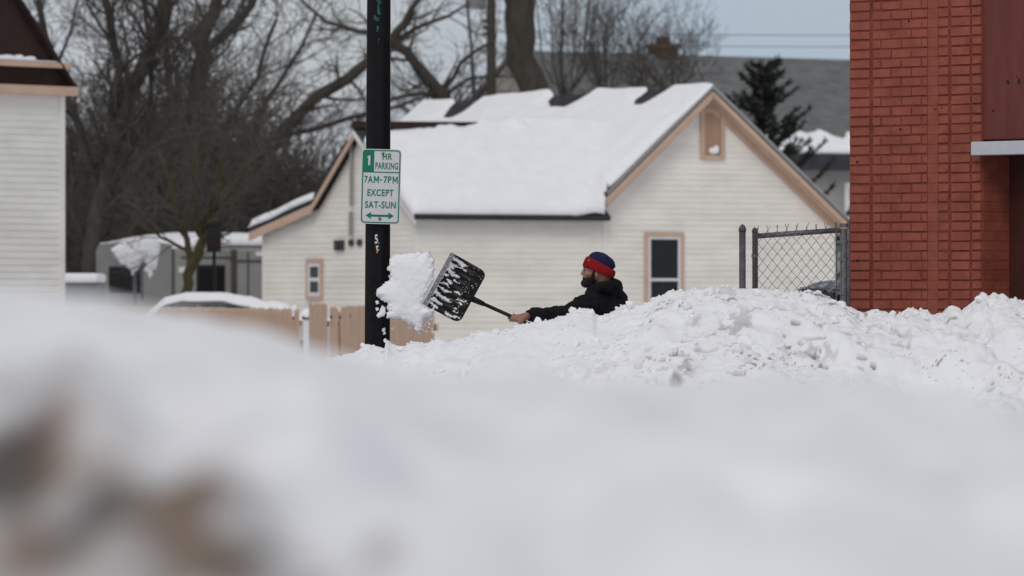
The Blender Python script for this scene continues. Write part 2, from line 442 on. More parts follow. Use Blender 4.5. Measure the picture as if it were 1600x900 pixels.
amp *= sstep(33.5, 36, gy) * (1 - sstep(43.2, 44, gy) * .8)
rough_zone = .55 + .45 * sstep(850, 1050, px) + .25 * sstep(1350, 1500, px)
z = z + lump * amp * rough_zone + fine * (.50 + .55 * near_crest) * rough_zone * sstep(33.5, 36, gy) * (1 - sstep(43.2, 44, gy) * .8)
pit = sstep(.62, .80, 1 - w2) * 0
holes = (vnoise(gx / .09, gyn / .07, 31) > .29) & (vnoise(gx / .4, gyn / .3, 32) > .06)
z = z - .035 * holes * (1 - near_crest)
z = z * (1 - sstep(49, 53, gy)) + 0 - .02 * sstep(50, 53, gy)
z = np.where(gy < 36, z * sstep(33.5, 36, gy) - .03 * (1 - sstep(33.5, 34.5, gy)), z)
z = np.maximum(z, np.where((gy > 43.0) & (gy < 49), .015, -1))
me, used = grid_mesh('snowbank', gx, gy, z)
dirt = np.zeros(gx.shape)
dirt += .95 * np.clip(holes * sstep(950, 1050, px) * (vnoise(gx / .2, gy / .3, 33) + .35), 0, 1)
spk = sstep(.22, .40, fbm(gx / .09, gy / .13, 40, 4)) * sstep(.02, .30, fbm(gx / .8, gy / .6, 41, 2)) * (1 - near_crest)
dirt += .45 * spk * (.35 + .65 * sstep(950, 1080, px))
dirt += .35 * sstep(.05, .3, fbm(gx / .1, gy / .1, 43, 3)) * np.exp(-((px - 1520) / 110) ** 2) * sstep(40.8, 39.6, gy)
dirt += .7 * sstep(.30, .42, fbm(gx / .03, gyn / .03, 45, 3)) * sstep(.08, .3, fbm(gx / .35, gyn / .25, 46, 2)) * sstep(900, 1050, px)
dirt += .02
set_dirt(me, np.clip(dirt, 0, .85).ravel()[used])
ob = tag(link_mesh('snowbank', me, M['snow_dirt'], None, (0, YC, 0), True), 'ploughed snowbank hiding the man up to his chest', kind='structure')
# loose lumps and crumbs lying on its face and along its crest
rs_ = np.random.RandomState(5); mc_ = MB(); tmpl = []
for k in range(14):
    b_ = bmesh.new(); bmesh.ops.create_icosphere(b_, subdivisions=1 if k < 9 else 2, radius=1)
    for v_ in b_.verts: v_.co = Vector((v_.co.x * rs_.uniform(.7, 1.25), v_.co.y * rs_.uniform(.7, 1.25), v_.co.z * rs_.uniform(.6, 1.1)))
    tmpl.append((np.array([v_.co[:] for v_ in b_.verts]), [tuple(v_.index for v_ in f_.verts) for f_ in b_.faces])); b_.free()
ix_ = lambda x: int(np.clip(np.searchsorted(X1, x), 1, len(X1) - 1)); iy_ = lambda y: int(np.clip(np.searchsorted(Y1, y), 1, len(Y1) - 1))
for k in range(2300):
    if k % 6 == 0: x = rs_.uniform(-1.9, 4.1); y = YC + rs_.normal(.02, .10)
    else:
        x = rs_.uniform(-1.7, 4.2); y = rs_.uniform(39.4, 42.0)
        if vnoise(np.array([x / .45]), np.array([y / .35]), 77)[0] < (.12 if x < .3 else -.02): continue
    size = min(.04, .006 + .007 * rs_.pareto(2.4)); zz_ = z[iy_(y), ix_(x)]
    tv, tf = tmpl[rs_.randint(14)]
    q_ = Quaternion((rs_.normal(), rs_.normal(), rs_.normal(), rs_.normal())).normalized().to_matrix()
    vv_ = (tv * size) @ np.array(q_).T + np.array([x, y, zz_ + size * .25])
    mc_.add(vv_, tf)
ck = mc_.build('snow_lumps', M['snow_plain'], ob); tag(ck, kind='stuff')

# near snowbank, right before the lens
X2 = np.arange(-4.5, 4.5, .028); Y2 = np.concatenate([np.arange(2.2, 9, .03), np.linspace(9, 13.5, 60)])
gx, gy = np.meshgrid(X2, Y2); px = 800 + F * gx / gy
base = np.interp(gx * 7 / np.clip(gy, 4, 9), [-2.5, -.63, -.39, -.275, -.22, -.08, .2, .45, .8, 2.5], [1.392, 1.378, 1.340, 1.307, 1.280, 1.246, 1.236, 1.23, 1.15, 1.10])
front = 1.145 + .045 * sstep(3.9, 5.0, gy)
z = front + (base - front) * sstep(4.7, 6.4, gy)
dk = sstep(-.09, -.17, gx) * np.exp(-((gy - 5.15) / .55) ** 2)        # dirty ridge thrown up by the plough
z = z + .075 * dk
z = z + fbm(gx / .14, gy / .42, 51, 4) * (.105 - (.088 - .032 * sstep(-.15, .05, gx)) * sstep(4.6, 6.0, gy)) + (.5 - worley(gx / .2, gy / .2, 52)[0]) * .022 + fbm(gx / .05, gy / .05, 53, 2) * .008
z = z + dk * fbm(gx / .06, gy / .12, 55, 3) * .05
z = z * sstep(2.2, 3.9, gy) * (1 - sstep(8.6, 13.3, gy)) - .02
me, used = grid_mesh('snowbank', gx, gy, z)
py_ = HZ - (z - CZ) * F / np.clip(gy, 1, 99)
haze_ = sstep(0, 60, py_ - np.interp(px, [-200, 0, 120, 250, 330, 420, 560, 650], [620, 640, 660, 715, 720, 800, 910, 1000])) * sstep(5.7, 5.2, gy)
d = .62 * haze_ * np.clip(.62 + 1.5 * fbm(gx / .035, gy / .12, 57, 3), .12, 1.3) + .08 * sstep(.1, .35, fbm(gx / .15, gy / .5, 58, 3))
tone = np.full(gx.shape, .45) + .5 * fbm(gx / .08, gy / .3, 56, 2)
# patches of road grit lying on the face: column, row, width, height, strength, brownness (as measured on the face)
for (x_, y_, w_, h_, k_, t_) in [(110, 690, 110, 70, .75, .95), (300, 742, 60, 120, .95, .8), (322, 735, 34, 55, .8, .45), (130, 845, 95, 95, 1.25, .05), (28, 745, 120, 120, .75, .15), (20, 640, 100, 80, .45, .2),
                                 (55, 800, 60, 50, .6, .7), (235, 862, 55, 40, .4, .2), (370, 830, 100, 130, .5, .45), (600, 892, 45, 60, .9, .15), (545, 603, 24, 24, .45, .1), (1025, 640, 60, 36, .3, .1),
                                 (1500, 760, 120, 70, .28, .15), (190, 690, 70, 60, .4, .8), (420, 885, 120, 60, .45, .3), (240, 790, 50, 70, .35, .6)]:
    far_ = (y_ < 650 and x_ > 450)                    # where on the bank's face that spot lies
    cost = np.abs(py_ - y_) + np.abs(px - x_) * 2 + np.where((gy > (8.4 if far_ else 5.8)) | (gy < 3.2), 1e6, 0)
    j_ = np.unravel_index(np.argmin(cost), cost.shape); Yb, Xb = gy[j_], gx[j_]
    sx_ = .5 * w_ * Yb / F; sy_ = .5 * h_ / 280 * 1.15
    g_ = np.exp(-((gx - Xb) / sx_) ** 2 - ((gy - Yb) / sy_) ** 2)
    d = d + 1.15 * k_ * g_ * (.8 + 1.0 * fbm(gx / .02, gy / .05, 59, 2)); tone = tone + (t_ - tone) * np.clip(g_ * 1.3, 0, 1)
set_dirt(me, np.clip(d, 0, .93).ravel()[used])
a_ = me.attributes.new('tone', 'FLOAT', 'POINT'); a_.data.foreach_set('value', np.clip(tone, 0, 1).astype('f').ravel()[used])
tag(link_mesh('snowbank', me, M['snow_grit'], None, (0, 5, 0), True), 'blurred near snowbank with brown grit at its left', kind='structure')

# ------------------------------------------------------------------ house walls, windows
def extents(poly, z):
    xs = []
    for i in range(len(poly)):
        a, b = poly[i], poly[(i + 1) % len(poly)]
        if (a[1] - z) * (b[1] - z) <= 0 and a[1] != b[1]:
            xs.append(a[0] + (b[0] - a[0]) * (z - a[1]) / (b[1] - a[1]))
    return (min(xs), max(xs)) if len(xs) >= 2 else None

def siding(mb, fn, poly, pitch=.115, lip=.016):
    z0 = min(p[1] for p in poly); z1 = max(p[1] for p in poly); z = z0 + 1e-4
    while z < z1 - .02:
        zt = min(z + pitch, z1 - 1e-3)
        a, b = extents(poly, z), extents(poly, zt)
        if a and b:
            mb.add([fn(a[0], z, lip), fn(a[1], z, lip), fn(b[1], zt, .003), fn(b[0], zt, .003), fn(a[0], z, 0), fn(a[1], z, 0)],
                   [(0, 1, 2, 3), (4, 5, 1, 0)])
        z += pitch
    n = len(poly)          # sheathing just behind
    mb.prism([fn(p[0], p[1], -.10) for p in poly], Vector(fn(0, 0, -.004)) - Vector(fn(0, 0, -.10)))

def window(fn, s0, s1, z0, z1, parent, trim, trimmat, sashw=.05, rail=True, sill=True, pane='glass', sashmat='white_paint'):
    m = MB(); t = trim
    m.fbox(fn, s0, s0 + t, z0, z1, 0, .045); m.fbox(fn, s1 - t, s1, z0, z1, 0, .045)
    m.fbox(fn, s0 + t, s1 - t, z1 - t, z1, 0, .047); m.fbox(fn, s0 + t, s1 - t, z0, z0 + t * .8, 0, .06)
    wobj = m.build('window', trimmat, parent)
    a0, a1, b0, b1 = s0 + t, s1 - t, z0 + t * .8, z1 - t
    m = MB(); k = sashw
    m.fbox(fn, a0, a0 + k, b0, b1, 0, .034); m.fbox(fn, a1 - k, a1, b0, b1, 0, .034)
    m.fbox(fn, a0 + k, a1 - k, b1 - k, b1, 0, .032); m.fbox(fn, a0 + k, a1 - k, b0, b0 + k, 0, .032)
    if rail:
        zm = (b0 + b1) / 2 if rail is True else rail
        m.fbox(fn, a0 + k, a1 - k, zm - k * .5, zm + k * .5, 0, .036)
    m.build('sash', M[sashmat], wobj)
    m = MB(); m.fbox(fn, a0 + k, a1 - k, b0 + k, b1 - k, .0, .021); m.build('pane', M[pane], wobj)
    return wobj

# ------------------------------------------------------------------ cream house in the middle
H = Fr(650, 112, 29.3)
vr = H.v(566); zr = H.z(199, 0, vr)
vk = H.v(500); zk = H.z(312, 0, vk)
ve = H.v(412); zl = H.z(352, 0, ve)
ul = H.u(943); ur = H.u(1305, 0); up = H.u(1114, -.35); zp = H.z(134, up, -.35)
ze = H.z(335, 0, -.3)
sw = (zr - ze) / (vr + .3)                     # wing slope
z_wall = ze + .3 * sw - .12
z_me = H.z(300, ul - .12, -.35); sm = (zp - z_me) / (up - (ul - .12))
u_re = H.u(1326, -.35); z_re = H.z(341, u_re, -.35); sr = (zp - z_re) / (u_re - up)
LB = H.v(655, up)                               # back end of the long ridge
house = thing('house', 'cream sided house with snow loaded roof and tan trim behind the man', 'house', H.p(3, 3, 0))

m = MB()
siding(m, H.side(0), [(0, 0), (ve, 0), (ve, zl - .12), (vk, zk - .18), (vr, zr - .16), (0, z_wall)][::-1])
siding(m, H.front(0), [(0, 0), (ul, 0), (ul, z_wall), (0, z_wall)])
m2 = MB()
siding(m2, H.front(-0.0), [(ul, 0), (ur, 0), (ur, zp - (ur - up) * sr - .14), (up, zp - .14), (ul, zp - (up - ul) * sm - .14)])
m.v = m.v; wall = m.build('wall', M['siding'], house); m2.build('gable_wall', M['siding'], house)
m = MB()                                        # right hand and rear walls of the long block
m.prism([H.p(ur, 0.02, 0), H.p(ur, LB - .4, 0), H.p(ur, LB - .4, 3.0), H.p(ur, .02, 3.0)], H.p(-.1, 0, 0) - H.p(0, 0, 0))
m.prism([H.p(ul, LB - .4, 0), H.p(ur, LB - .4, 0), H.p(ur, LB - .4, 3), H.p(up, LB - .4, zp - .2), H.p(ul, LB - .4, 3.2)], H.p(0, -.1, 0) - H.p(0, 0, 0))
m.prism([H.p(.05, ve, 0), H.p(ul + .2, ve, 0), H.p(ul + .2, ve, zl - .15), H.p(.05, ve, zl - .15)], H.p(0, -.1, 0) - H.p(0, 0, 0))
m.build('rear_wall', M['siding'], house)

m = MB()                                        # corner boards
for (u_, v_, zt, du) in ((0.0, 0.0, z_wall, .09), (ul, 0, z_wall, .09)):
    m.fbox(H.front(0), u_ - (.022 if u_ == 0 else .03), u_ + .07, 0, zt - .01, .0, .026); m.build('corner_board', M['siding_white'], house); m = MB()
m.fbox(H.side(0), .0, .08, 0, z_wall - .01, .0, .0235)
m.fbox(H.side(0), ve - .09, ve + .02, 0, zl - .16, 0, .026)
m.build('corner_board', M['siding_white'], house)

# roofs (top surface -> slab)
uv = ul + (zr - (zp - (up - ul) * sm)) / sm     # where the wing ridge dies into the long roof
v_at_ul = -.3 + ((zp - (up - ul) * sm) - ze) / sw
m = MB()
wz = lambda v: ze + (v + .3) * sw
m.slab([H.p(-.2, -.3, ze), H.p(ul - .015, -.3, ze), H.p(ul - .015, v_at_ul, wz(v_at_ul)), H.p(uv, vr, zr), H.p(-.2, vr, zr)], .10)
m.slab([H.p(-.2, vr + .002, zr), H.p(uv, vr + .002, zr), H.p(ul, vk, zk + .01), H.p(-.2, vk, zk + .01)], .10)
m.slab([H.p(-.2, vk + .002, zk), H.p(ul, vk + .002, zk), H.p(ul, ve + .3, zl - .05), H.p(-.2, ve + .3, zl - .05)], .10)
m.build('wing_roof', M['shingle_dark'], house)
m = MB()
zL = zp - (up - (ul - .12)) * sm
m.slab([H.p(ul - .12, -.35, zL), H.p(up, -.35, zp), H.p(up, LB, zp), H.p(ul - .12, LB, zL)], .10)
m.slab([H.p(up + .002, -.35, zp), H.p(u_re, -.35, z_re), H.p(u_re, LB, z_re), H.p(up + .002, LB, zp)], .10)
mainroof = m.build('roof', M['shingle_dark'], house)
m = MB()                                        # ridge board showing dark above the wing's snow
P0 = [H.p(-.2, vr - .12, zr - .02), H.p(-.2, vr + .12, zr - .02), H.p(-.2, vr + .08, zr + .125), H.p(-.2, vr - .08, zr + .125)]
P1 = [H.p(4.1, vr - .10, zr - .02), H.p(4.1, vr + .10, zr - .02), H.p(4.1, vr + .04, zr + .16), H.p(4.1, vr - .04, zr + .16)]
m.add(P0 + P1, [(0, 1, 2, 3), (7, 6, 5, 4), (0, 4, 5, 1), (1, 5, 6, 2), (2, 6, 7, 3), (3, 7, 4, 0)])
m.build('ridge_cap', M['shingle_brown'], mainroof)

# tan rake boards and soffits
def rake(mb, p0, p1, th, dz0=.10, inset=.0):
    """board under a roof edge from p0 to p1 hanging th below it"""
    a, b = Vector(p0), Vector(p1); o = H.p(0, inset, 0) - H.p(0, 0, 0)
    mb.prism([a + Vector((0, 0, -dz0)) + o, b + Vector((0, 0, -dz0)) + o, b + Vector((0, 0, -dz0 - th)) + o, a + Vector((0, 0, -dz0 - th)) + o], H.p(0, .03, 0) - H.p(0, 0, 0))
m = MB()
rake(m, H.p(ul - .12, -.35, zL), H.p(up, -.35, zp), .17, .09)
rake(m, H.p(up + .01, -.35, zp), H.p(u_re, -.35, z_re), .14, .085)
# soffit of the right slope, closing board to wall
m.prism([H.p(up, -.31, zp - .20), H.p(u_re, -.31, z_re - .20), H.p(u_re, -.025, z_re - .20), H.p(up, -.025, zp - .20)], (0, 0, -.03))
m.prism([H.p(up, -.045, zp - .23), H.p(u_re, -.045, z_re - .23), H.p(u_re, -.045, z_re - .37), H.p(up, -.045, zp - .37)], H.p(0, .02, 0) - H.p(0, 0, 0))
m.prism([H.p(ul - .1, -.30, zL - .27), H.p(up, -.30, zp - .27), H.p(up, -.03, zp - .27), H.p(ul - .1, -.03, zL - .27)], (0, 0, -.03))
m.build('rake_board', M['tan'], house)
m = MB()
sd_ = H.p(.03, 0, 0) - H.p(0, 0, 0)
def erake(va, za, vb, zb_, th, mm):
    mm.prism([H.p(-.2, va, za - .10), H.p(-.2, vb, zb_ - .10), H.p(-.2, vb, zb_ - .10 - th), H.p(-.2, va, za - .10 - th)], sd_)
erake(vr, zr, vk, zk, .12, m); erake(vk, zk, ve + .3, zl - .05, .17, m)
m.build('rake_board', M['tan'], house)
m = MB(); erake(-.3, ze, vr, zr, .09, m); m.build('rake_board', M['siding_white'], house)
m = MB()                                        # eave boards: dark drip edge and gutter lip of the wing
m.fbox(H.front(-.3), -.2, ul - .02, ze - .056, ze - .012, 0, .03)
m.build('gutter', M['dark_trim'], house)
m = MB()
m.prism([H.p(ul - .12, -.372, zL + .015), H.p(up, -.372, zp + .015), H.p(up, -.372, zp - .05), H.p(ul - .12, -.372, zL - .05)], H.p(0, .02, 0) - H.p(0, 0, 0))
m.prism([H.p(up, -.372, zp + .015), H.p(u_re, -.372, z_re + .015), H.p(u_re, -.372, z_re - .06), H.p(up, -.372, zp - .06)], H.p(0, .02, 0) - H.p(0, 0, 0))
m.build('drip_edge', mat('grey_edge', (.30, .305, .305), .5, .1, 3), house)

# snow on the two roofs that face the street, one drift
ug = np.arange(-.22, up + .04, .05); vg = np.arange(-.36, LB + .02, .06)
gu, gv = np.meshgrid(ug, vg)
zw = ze + (gv + .3) * sw; zw = np.where(gv <= vr, zw, zr - (gv - vr) * sw)
zm = zp - (up - gu) * sm
inw = (gu <= ul + .0) | (zw > zm)
zroof = np.where(gu < ul - .12, zw, np.maximum(np.where(gv > -.3, zw, -9), zm))
keepn = ~((gu < ul - .15) & (gv > vr + .30))
ed = np.minimum(gv + np.where(gu < ul - .12, .30, .37), LB - gv); ed = np.minimum(ed, gu + .21)
ed = np.where((gu < ul - .12), np.minimum(ed, np.clip(vr + .30 - gv, 0, 9)), ed)
ridge_d = up - gu
thick = .27 * np.clip(ed / .28, 0, 1) ** .5
thick = thick * (.38 + .62 * np.clip(ridge_d / 1.3, 0, 1)) + .07 * fbm(gu / 1.6, gv / 1.6, 61, 3) * np.clip(ed / .3, 0, 1)
wv = (gu < uv + .2) & (gv < vr + .3)
# bare patches along the long ridge, and the strip that keeps the wing's ridge board dark
for (vx, su, sv, dep) in ((H.v(1030, up), .32, .46, .30), (H.v(896, up), .31, .74, .32), (H.v(733, up), .36, .46, .30)):
    thick -= dep * np.exp(-((gu - up + .04) / su) ** 2 - ((gv - vx - .5 * (up - gu) + .25 * fbm(gu / .3, gv / .5, 68, 2)) / sv) ** 4)
tt = np.clip((gu + .1) / 3.9, 0, 1)
thick = thick - (.34 - .34 * tt + .10 * fbm(gu / .25, gv / .5, 69, 2) * (tt > .35) * (tt < 1)) * np.exp(-((gv - vr) / .36) ** 2) * (gu < 4.2)
# drift where the wing's eave meets the gable
thick += .12 * np.exp(-((gu - ul + .35) / .3) ** 2 - ((gv + .05) / .35) ** 2)
zsn = zroof + thick
zsn = np.where(thick < .004, zroof - .06, zsn)
P = np.stack([H.C.x + gu * H.ca - gv * H.sa, H.C.y + gu * H.sa + gv * H.ca, zsn])
keepn &= np.where(gu < ul - .1, gv > -.325, gv > -.385)
kc = keepn[:-1, :-1] & keepn[1:, :-1] & keepn[:-1, 1:] & keepn[1:, 1:]
zj = np.abs(zsn[1:, 1:] - zsn[:-1, :-1]) < .9
me, _ = grid_mesh('roof_snow', P[0], P[1], P[2], kc)
me = modified(me, ('SOLIDIFY', dict(thickness=.04, offset=-1)))
link_mesh('roof_snow', me, M['snow_roof'], house, smooth=True)
# snow sheet on the lean-to
a_ = np.linspace(vk - .1, ve + .28, 30); b_ = np.linspace(-.22, 4, 60); ga, gb = np.meshgrid(a_, b_)
zz = zk - (ga - vk) * (zk - zl + .05) / (ve + .3 - vk)
t = .17 * np.clip(np.minimum(np.minimum(gb + .22, ve + .28 - ga), 9) / .12, 0, 1) ** .5 * np.clip((ga - vk + .35) / .5, .3, 1) + .03 * fbm(ga, gb, 66, 2)
zz = zz + t - .01
me, _ = grid_mesh('roof_snow', H.C.x + gb * H.ca - ga * H.sa, H.C.y + gb * H.sa + ga * H.ca, zz)
me = modified(me, ('SOLIDIFY', dict(thickness=.03, offset=-1)))
link_mesh('roof_snow', me, M['snow_roof'], house, smooth=True)

fr = H.front(0.018); fs = H.side(0.0)
fr0 = lambda a, z, o=0.0: H.p(a, -.012 - o, z)
window(fr0, H.u(1006), H.u(1067), H.z(560, 5, 0), H.z(363, 5, 0), house, .085, M['tan'], .05, rail=H.z(437, 5, 0))
aw = window(fr0, H.u(1093), H.u(1131), H.z(247, 5, 0), H.z(167, 5, 0), house, .095, M['tan'], .02, rail=False, pane='shaded_vent_board', sashmat='shaded_vent_board')
m = MB(); m.ball(H.p(H.u(1112), -.05, H.z(234, 5, 0)), (.10, .05, .07), 12, 8); m.ball(H.p(H.u(1117), -.05, H.z(232, 5, 0)), (.06, .05, .09), 12, 8); m.build('snow_patch', M['snow_roof'], aw, smooth=True)
fs0 = lambda a, z, o=0.0: H.p(-.012 - o, a, z)
window(fs0, H.v(506), H.v(481), H.z(468, 0, 4), H.z(404, 0, 4), house, .09, M['tan'], .07, rail=True)
m = MB(); v0 = H.v(553.5)
m.tube([fs0(v0, H.z(205, 0, 2.3), .06), fs0(v0, H.z(322, 0, 2.3), .06), ], .038, 10); m.tube([fs0(v0 + .02, H.z(330, 0, 2.3), .06), fs0(v0 + .03, H.z(368, 0, 2.3), .06)], .042, 10)
m.build('conduit', mat('conduit', (.27, .265, .265), .5, .1, 5), house)
m = MB(); m.fbox(fs0, H.v(539), H.v(526), H.z(391, 0, 2.8), H.z(375, 0, 2.8), 0, .06); m.tube([fs0(H.v(532.5), H.z(383, 0, 2.8), .06), fs0(H.v(532.5), H.z(383, 0, 2.8), .11)], .075, 14)
m.build('meter_box', M['dark_trim'], house)
m = MB()
for q in (551, 564):
    m = MB(); m.fbox(fs0, H.v(q + 2.8), H.v(q - 2.8), H.z(384, 0, 2.4), H.z(374, 0, 2.4), 0, .05); m.build('junction_box', M['dark_trim'], house)

# ------------------------------------------------------------------ house at the left edge
G = Fr(98, 96, 50)
gh = thing('house', 'white sided house with brown shingled gable at the left edge', 'house', G.p(-2.5, 0, 0))
gz = lambda py, u=0: G.z(py, u, 0)
WL = -7.0
m = MB(); siding(m, G.front(0), [(WL, 0), (0, 0), (0, gz(146)), (WL, gz(146))]); m.build('wall', M['siding_white'], gh)
m = MB(); m.prism([G.p(-.02, .02, 0), G.p(-.02, 8, 0), G.p(-.02, 8, gz(146)), G.p(-.02, .02, gz(146))], G.p(-.1, 0, 0) - G.p(0, 0, 0)); m.build('rear_wall', M['siding_white'], gh)
m = MB(); m.fbox(G.front(0), -.10, .03, 0, gz(147), 0, .03); m.fbox(lambda a, z, o=0: G.p(0 + o, a, z), -.0, .1, 0, gz(147), 0, .026); m.build('corner_board', M['siding_white'], gh)
ue = G.u(122, -.2); z1_ = G.z(136, ue, -.2); z2_ = G.z(144, ue, -.2)
m = MB(); m.fbox(G.front(-.2), WL, ue, z2_ - .06, z1_, -.3, .0); m.build('fascia', M['tan'], gh)
u2 = G.u(108, -.12); zl0 = G.z(107, u2, -.12); zl1 = G.z(99, u2, -.12)
ut = G.u(22, 0); zt = G.z(0, ut, 0); slope = (zt - z1_) / (ue - ut)
m = MB()
zap = z1_ + slope * (ue - (WL + ue) / 2 - 0) 
uc = (WL + ue) / 2
m.prism([G.p(WL + .1, -.02, z1_ - .02), G.p(ue - .05, -.02, z1_ - .02), G.p(uc, -.02, z1_ + slope * (ue - uc) - .05)], G.p(0, .1, 0) - G.p(0, 0, 0))
m.build('gable', M['shingle_brown'], gh)
m = MB(); m.fbox(G.front(-.02), WL + 1, u2, zl0, zl1, -.0, .16); m.build('ledge', M['tan'], gh)
m = MB(); 
n_ = 60
for i in range(n_):
    a = WL + 1 + (u2 - .25 - WL - 1) * i / n_; b = WL + 1 + (u2 - .25 - WL - 1) * (i + 1) / n_
    hgt = .06 + .05 * R.random() if i < n_ - 6 else .03
    m.fbox(G.front(-.02), a, b, zl1 - .002, zl1 + hgt, 0, .14)
me = modified(weld(m.mesh('ledge_snow'), 1e-3), ('REMESH', dict(mode='VOXEL', voxel_size=.03)), ('SMOOTH', dict(factor=.6, iterations=4)))
link_mesh('ledge_snow', me, M['snow_roof'], gh, smooth=True)
m = MB()
m.slab([G.p(ue, -.18, z1_ + .02), G.p(ue, 8.2, z1_ + .02), G.p(uc, 8.2, z1_ + slope * (ue - uc) + .02), G.p(uc, -.18, z1_ + slope * (ue - uc) + .02)], .07)
m.slab([G.p(WL, -.18, z1_ + .02), G.p(WL, 8.2, z1_ + .02), G.p(uc - .002, 8.2, z1_ + slope * (ue - uc) + .02), G.p(uc - .002, -.18, z1_ + slope * (ue - uc) + .02)], .07)
m.build('roof', M['shingle_brown'], gh)

# ------------------------------------------------------------------ grey roofed building far right, and a dark one beside it
B = Fr(1240, 165, 33)
ga_ = thing('building', 'long grey shingle roofed building with brick chimney behind the spruce', 'building', B.p(0, 4, 0))
u0, u1 = B.u(905), B.u(1640)
vtop = 4.2; zrid = B.z(90, B.u(1200, vtop), vtop); zea = B.z(238, 0, -.4)
m = MB(); m.slab([B.p(u0, -.4, zea), B.p(u1, -.4, zea), B.p(u1, vtop, zrid), B.p(u0 + .5, vtop, zrid)], .15)
m.slab([B.p(u0, 2 * vtop + .4, zea), B.p(u1, 2 * vtop + .4, zea), B.p(u1, vtop + .003, zrid), B.p(u0 + .5, vtop + .003, zrid)], .15)
groof = m.build('roof', M['shingle_grey'], ga_)
nrow = 26; m = MB()                               # shingle courses
for i in range(1, nrow):
    f = i / nrow; vv = -.4 + f * (vtop + .4); zz_ = zea + f * (zrid - zea)
    m.prism([B.p(u0 + .6 * f, vv, zz_ + .004), B.p(u1, vv, zz_ + .004), B.p(u1, vv + .12, zz_ + .03 + .12 * (zrid - zea) / (vtop + .4)), B.p(u0 + .6 * f, vv + .12, zz_ + .03 + .12 * (zrid - zea) / (vtop + .4))], (0, 0, .012))
m.build('shingle_course', M['shingle_grey'], groof)
m = MB(); m.fbox(B.front(-.05), u0 + .3, u1, 0, zea - .35, -.2, 0); m.fbox(B.front(2 * vtop), u0 + .3, u1, 0, zea - .3, -.2, 0)
m.prism([B.p(u0 + .3, .05, 0), B.p(u0 + .3, 2 * vtop, 0), B.p(u0 + .3, 2 * vtop, zea - .2), B.p(u0 + .3, vtop, zrid - .4), B.p(u0 + .3, .05, zea - .2)], B.p(.2, 0, 0) - B.p(0, 0, 0))
m.build('wall', M['wall_grey'], ga_)
m = MB(); m.fbox(B.front(-.42), u0, u1, zea - .50, zea - .02, -.3, .08); m.build('fascia', M['dark_trim'], ga_)
window(B.front(-.03), B.u(1318, 0), B.u(1362, 0), B.z(345, 1.5, 0), B.z(285, 1.5, 0), ga_, .12, M['white_paint'], .06)
xs_ = np.linspace(B.u(1180), u1, 160); ys_ = np.linspace(-.42, 1.0, 30); ax_, ay_ = np.meshgrid(xs_, ys_)
top = .45 + .38 * fbm(ax_ / .6, 0 * ay_, 71, 3)
t = np.where(ay_ < top, .13 * np.clip(np.minimum(ay_ + .42, top - ay_) / .2, 0, 1) ** .5, 0)
zz_ = zea + (ay_ + .4) * (zrid - zea) / (vtop + .4) + t - np.where(t <= 0.001, .05, 0)
me, _ = grid_mesh('roof_snow', B.C.x + ax_ * B.ca - ay_ * B.sa, B.C.y + ax_ * B.sa + ay_ * B.ca, zz_)
link_mesh('roof_snow', modified(me, ('SOLIDIFY', dict(thickness=.03, offset=-1))), M['snow_roof'], ga_, smooth=True)
uch = B.u(1036, vtop); m = MB()
fn = B.front(vtop - .3); zt_ = B.z(70, uch, vtop)
m.fbox(fn, uch - .34, uch + .34, zrid - 1, zt_, -.6, 0); m.fbox(fn, uch - .40, uch + .40, zt_ - .12, zt_ + .03, -.66, .06)
m.fbox(fn, uch - .16, uch + .16, zt_ + .03, zt_ + .25, -.45, -.15)
m.build('chimney', M['chimney'], groof)

D = Fr(872, 185, 20)
db = thing('building', 'small dark roofed building behind the bare shrubs beside the thick leaning trunk', 'building', D.p(1.5, 2, 0))
zt_ = D.z(82, 0, 0)
m = MB(); fn = D.front(0)
m.prism([D.p(-.6, 0, 0), D.p(3.2, 0, 0), D.p(3.2, 0, D.z(128, 1, 0)), D.p(-.6, 0, D.z(128, 0, 0))], D.p(0, 4, 0) - D.p(0, 0, 0)); m.build('wall', mat('brown_clapboard', (.085, .07, .058), .9, .2, 2), db)
m = MB(); zb0 = D.z(130, 0, 0); m.slab([D.p(-.8, -.2, zb0), D.p(3.4, -.2, zb0), D.p(3.0, 2, zt_), D.p(.1, 2, zt_)], .1)
m.slab([D.p(-.8, 4.2, zb0), D.p(3.4, 4.2, zb0), D.p(3.0, 2.003, zt_), D.p(.1, 2.003, zt_)], .1)
m.slab([D.p(-.8, -.2, zb0 - .002), D.p(-.8, 4.2, zb0 - .002), D.p(.1, 2, zt_ - .002)], .08); m.build('roof', M['shingle_dark'], db)

D = Fr(352, 158, 15)
sb_ = thing('shed', 'low red brown shed with snow on its roof behind the camper', 'shed', D.p(1, 2, 0))
m = MB(); m.fbox(D.front(0), -2, 4, 0, D.z(358, 0, 0), -3, 0); m.build('wall', M['shed_brown'], sb_)
m = MB(); m.slab([D.p(-2.2, -.2, D.z(362, 0, 0)), D.p(4.2, -.2, D.z(362, 0, 0)), D.p(4.2, 1.5, D.z(342, 0, 0)), D.p(-2.2, 1.5, D.z(342, 0, 0))], .1)
m.slab([D.p(-2.2, 3.2, D.z(362, 0, 0)), D.p(4.2, 3.2, D.z(362, 0, 0)), D.p(4.2, 1.503, D.z(342, 0, 0)), D.p(-2.2, 1.503, D.z(342, 0, 0))], .1); m.build('roof', M['shed_brown'], sb_)
m = MB(); m.ball(D.p(1.6, .3, D.z(360, 0, 0)), (.35, .4, .22)); m.ball(D.p(3.6, .2, D.z(362, 0, 0)), (.5, .4, .25)); m.build('snow_patch', M['snow_roof'], sb_, smooth=True)

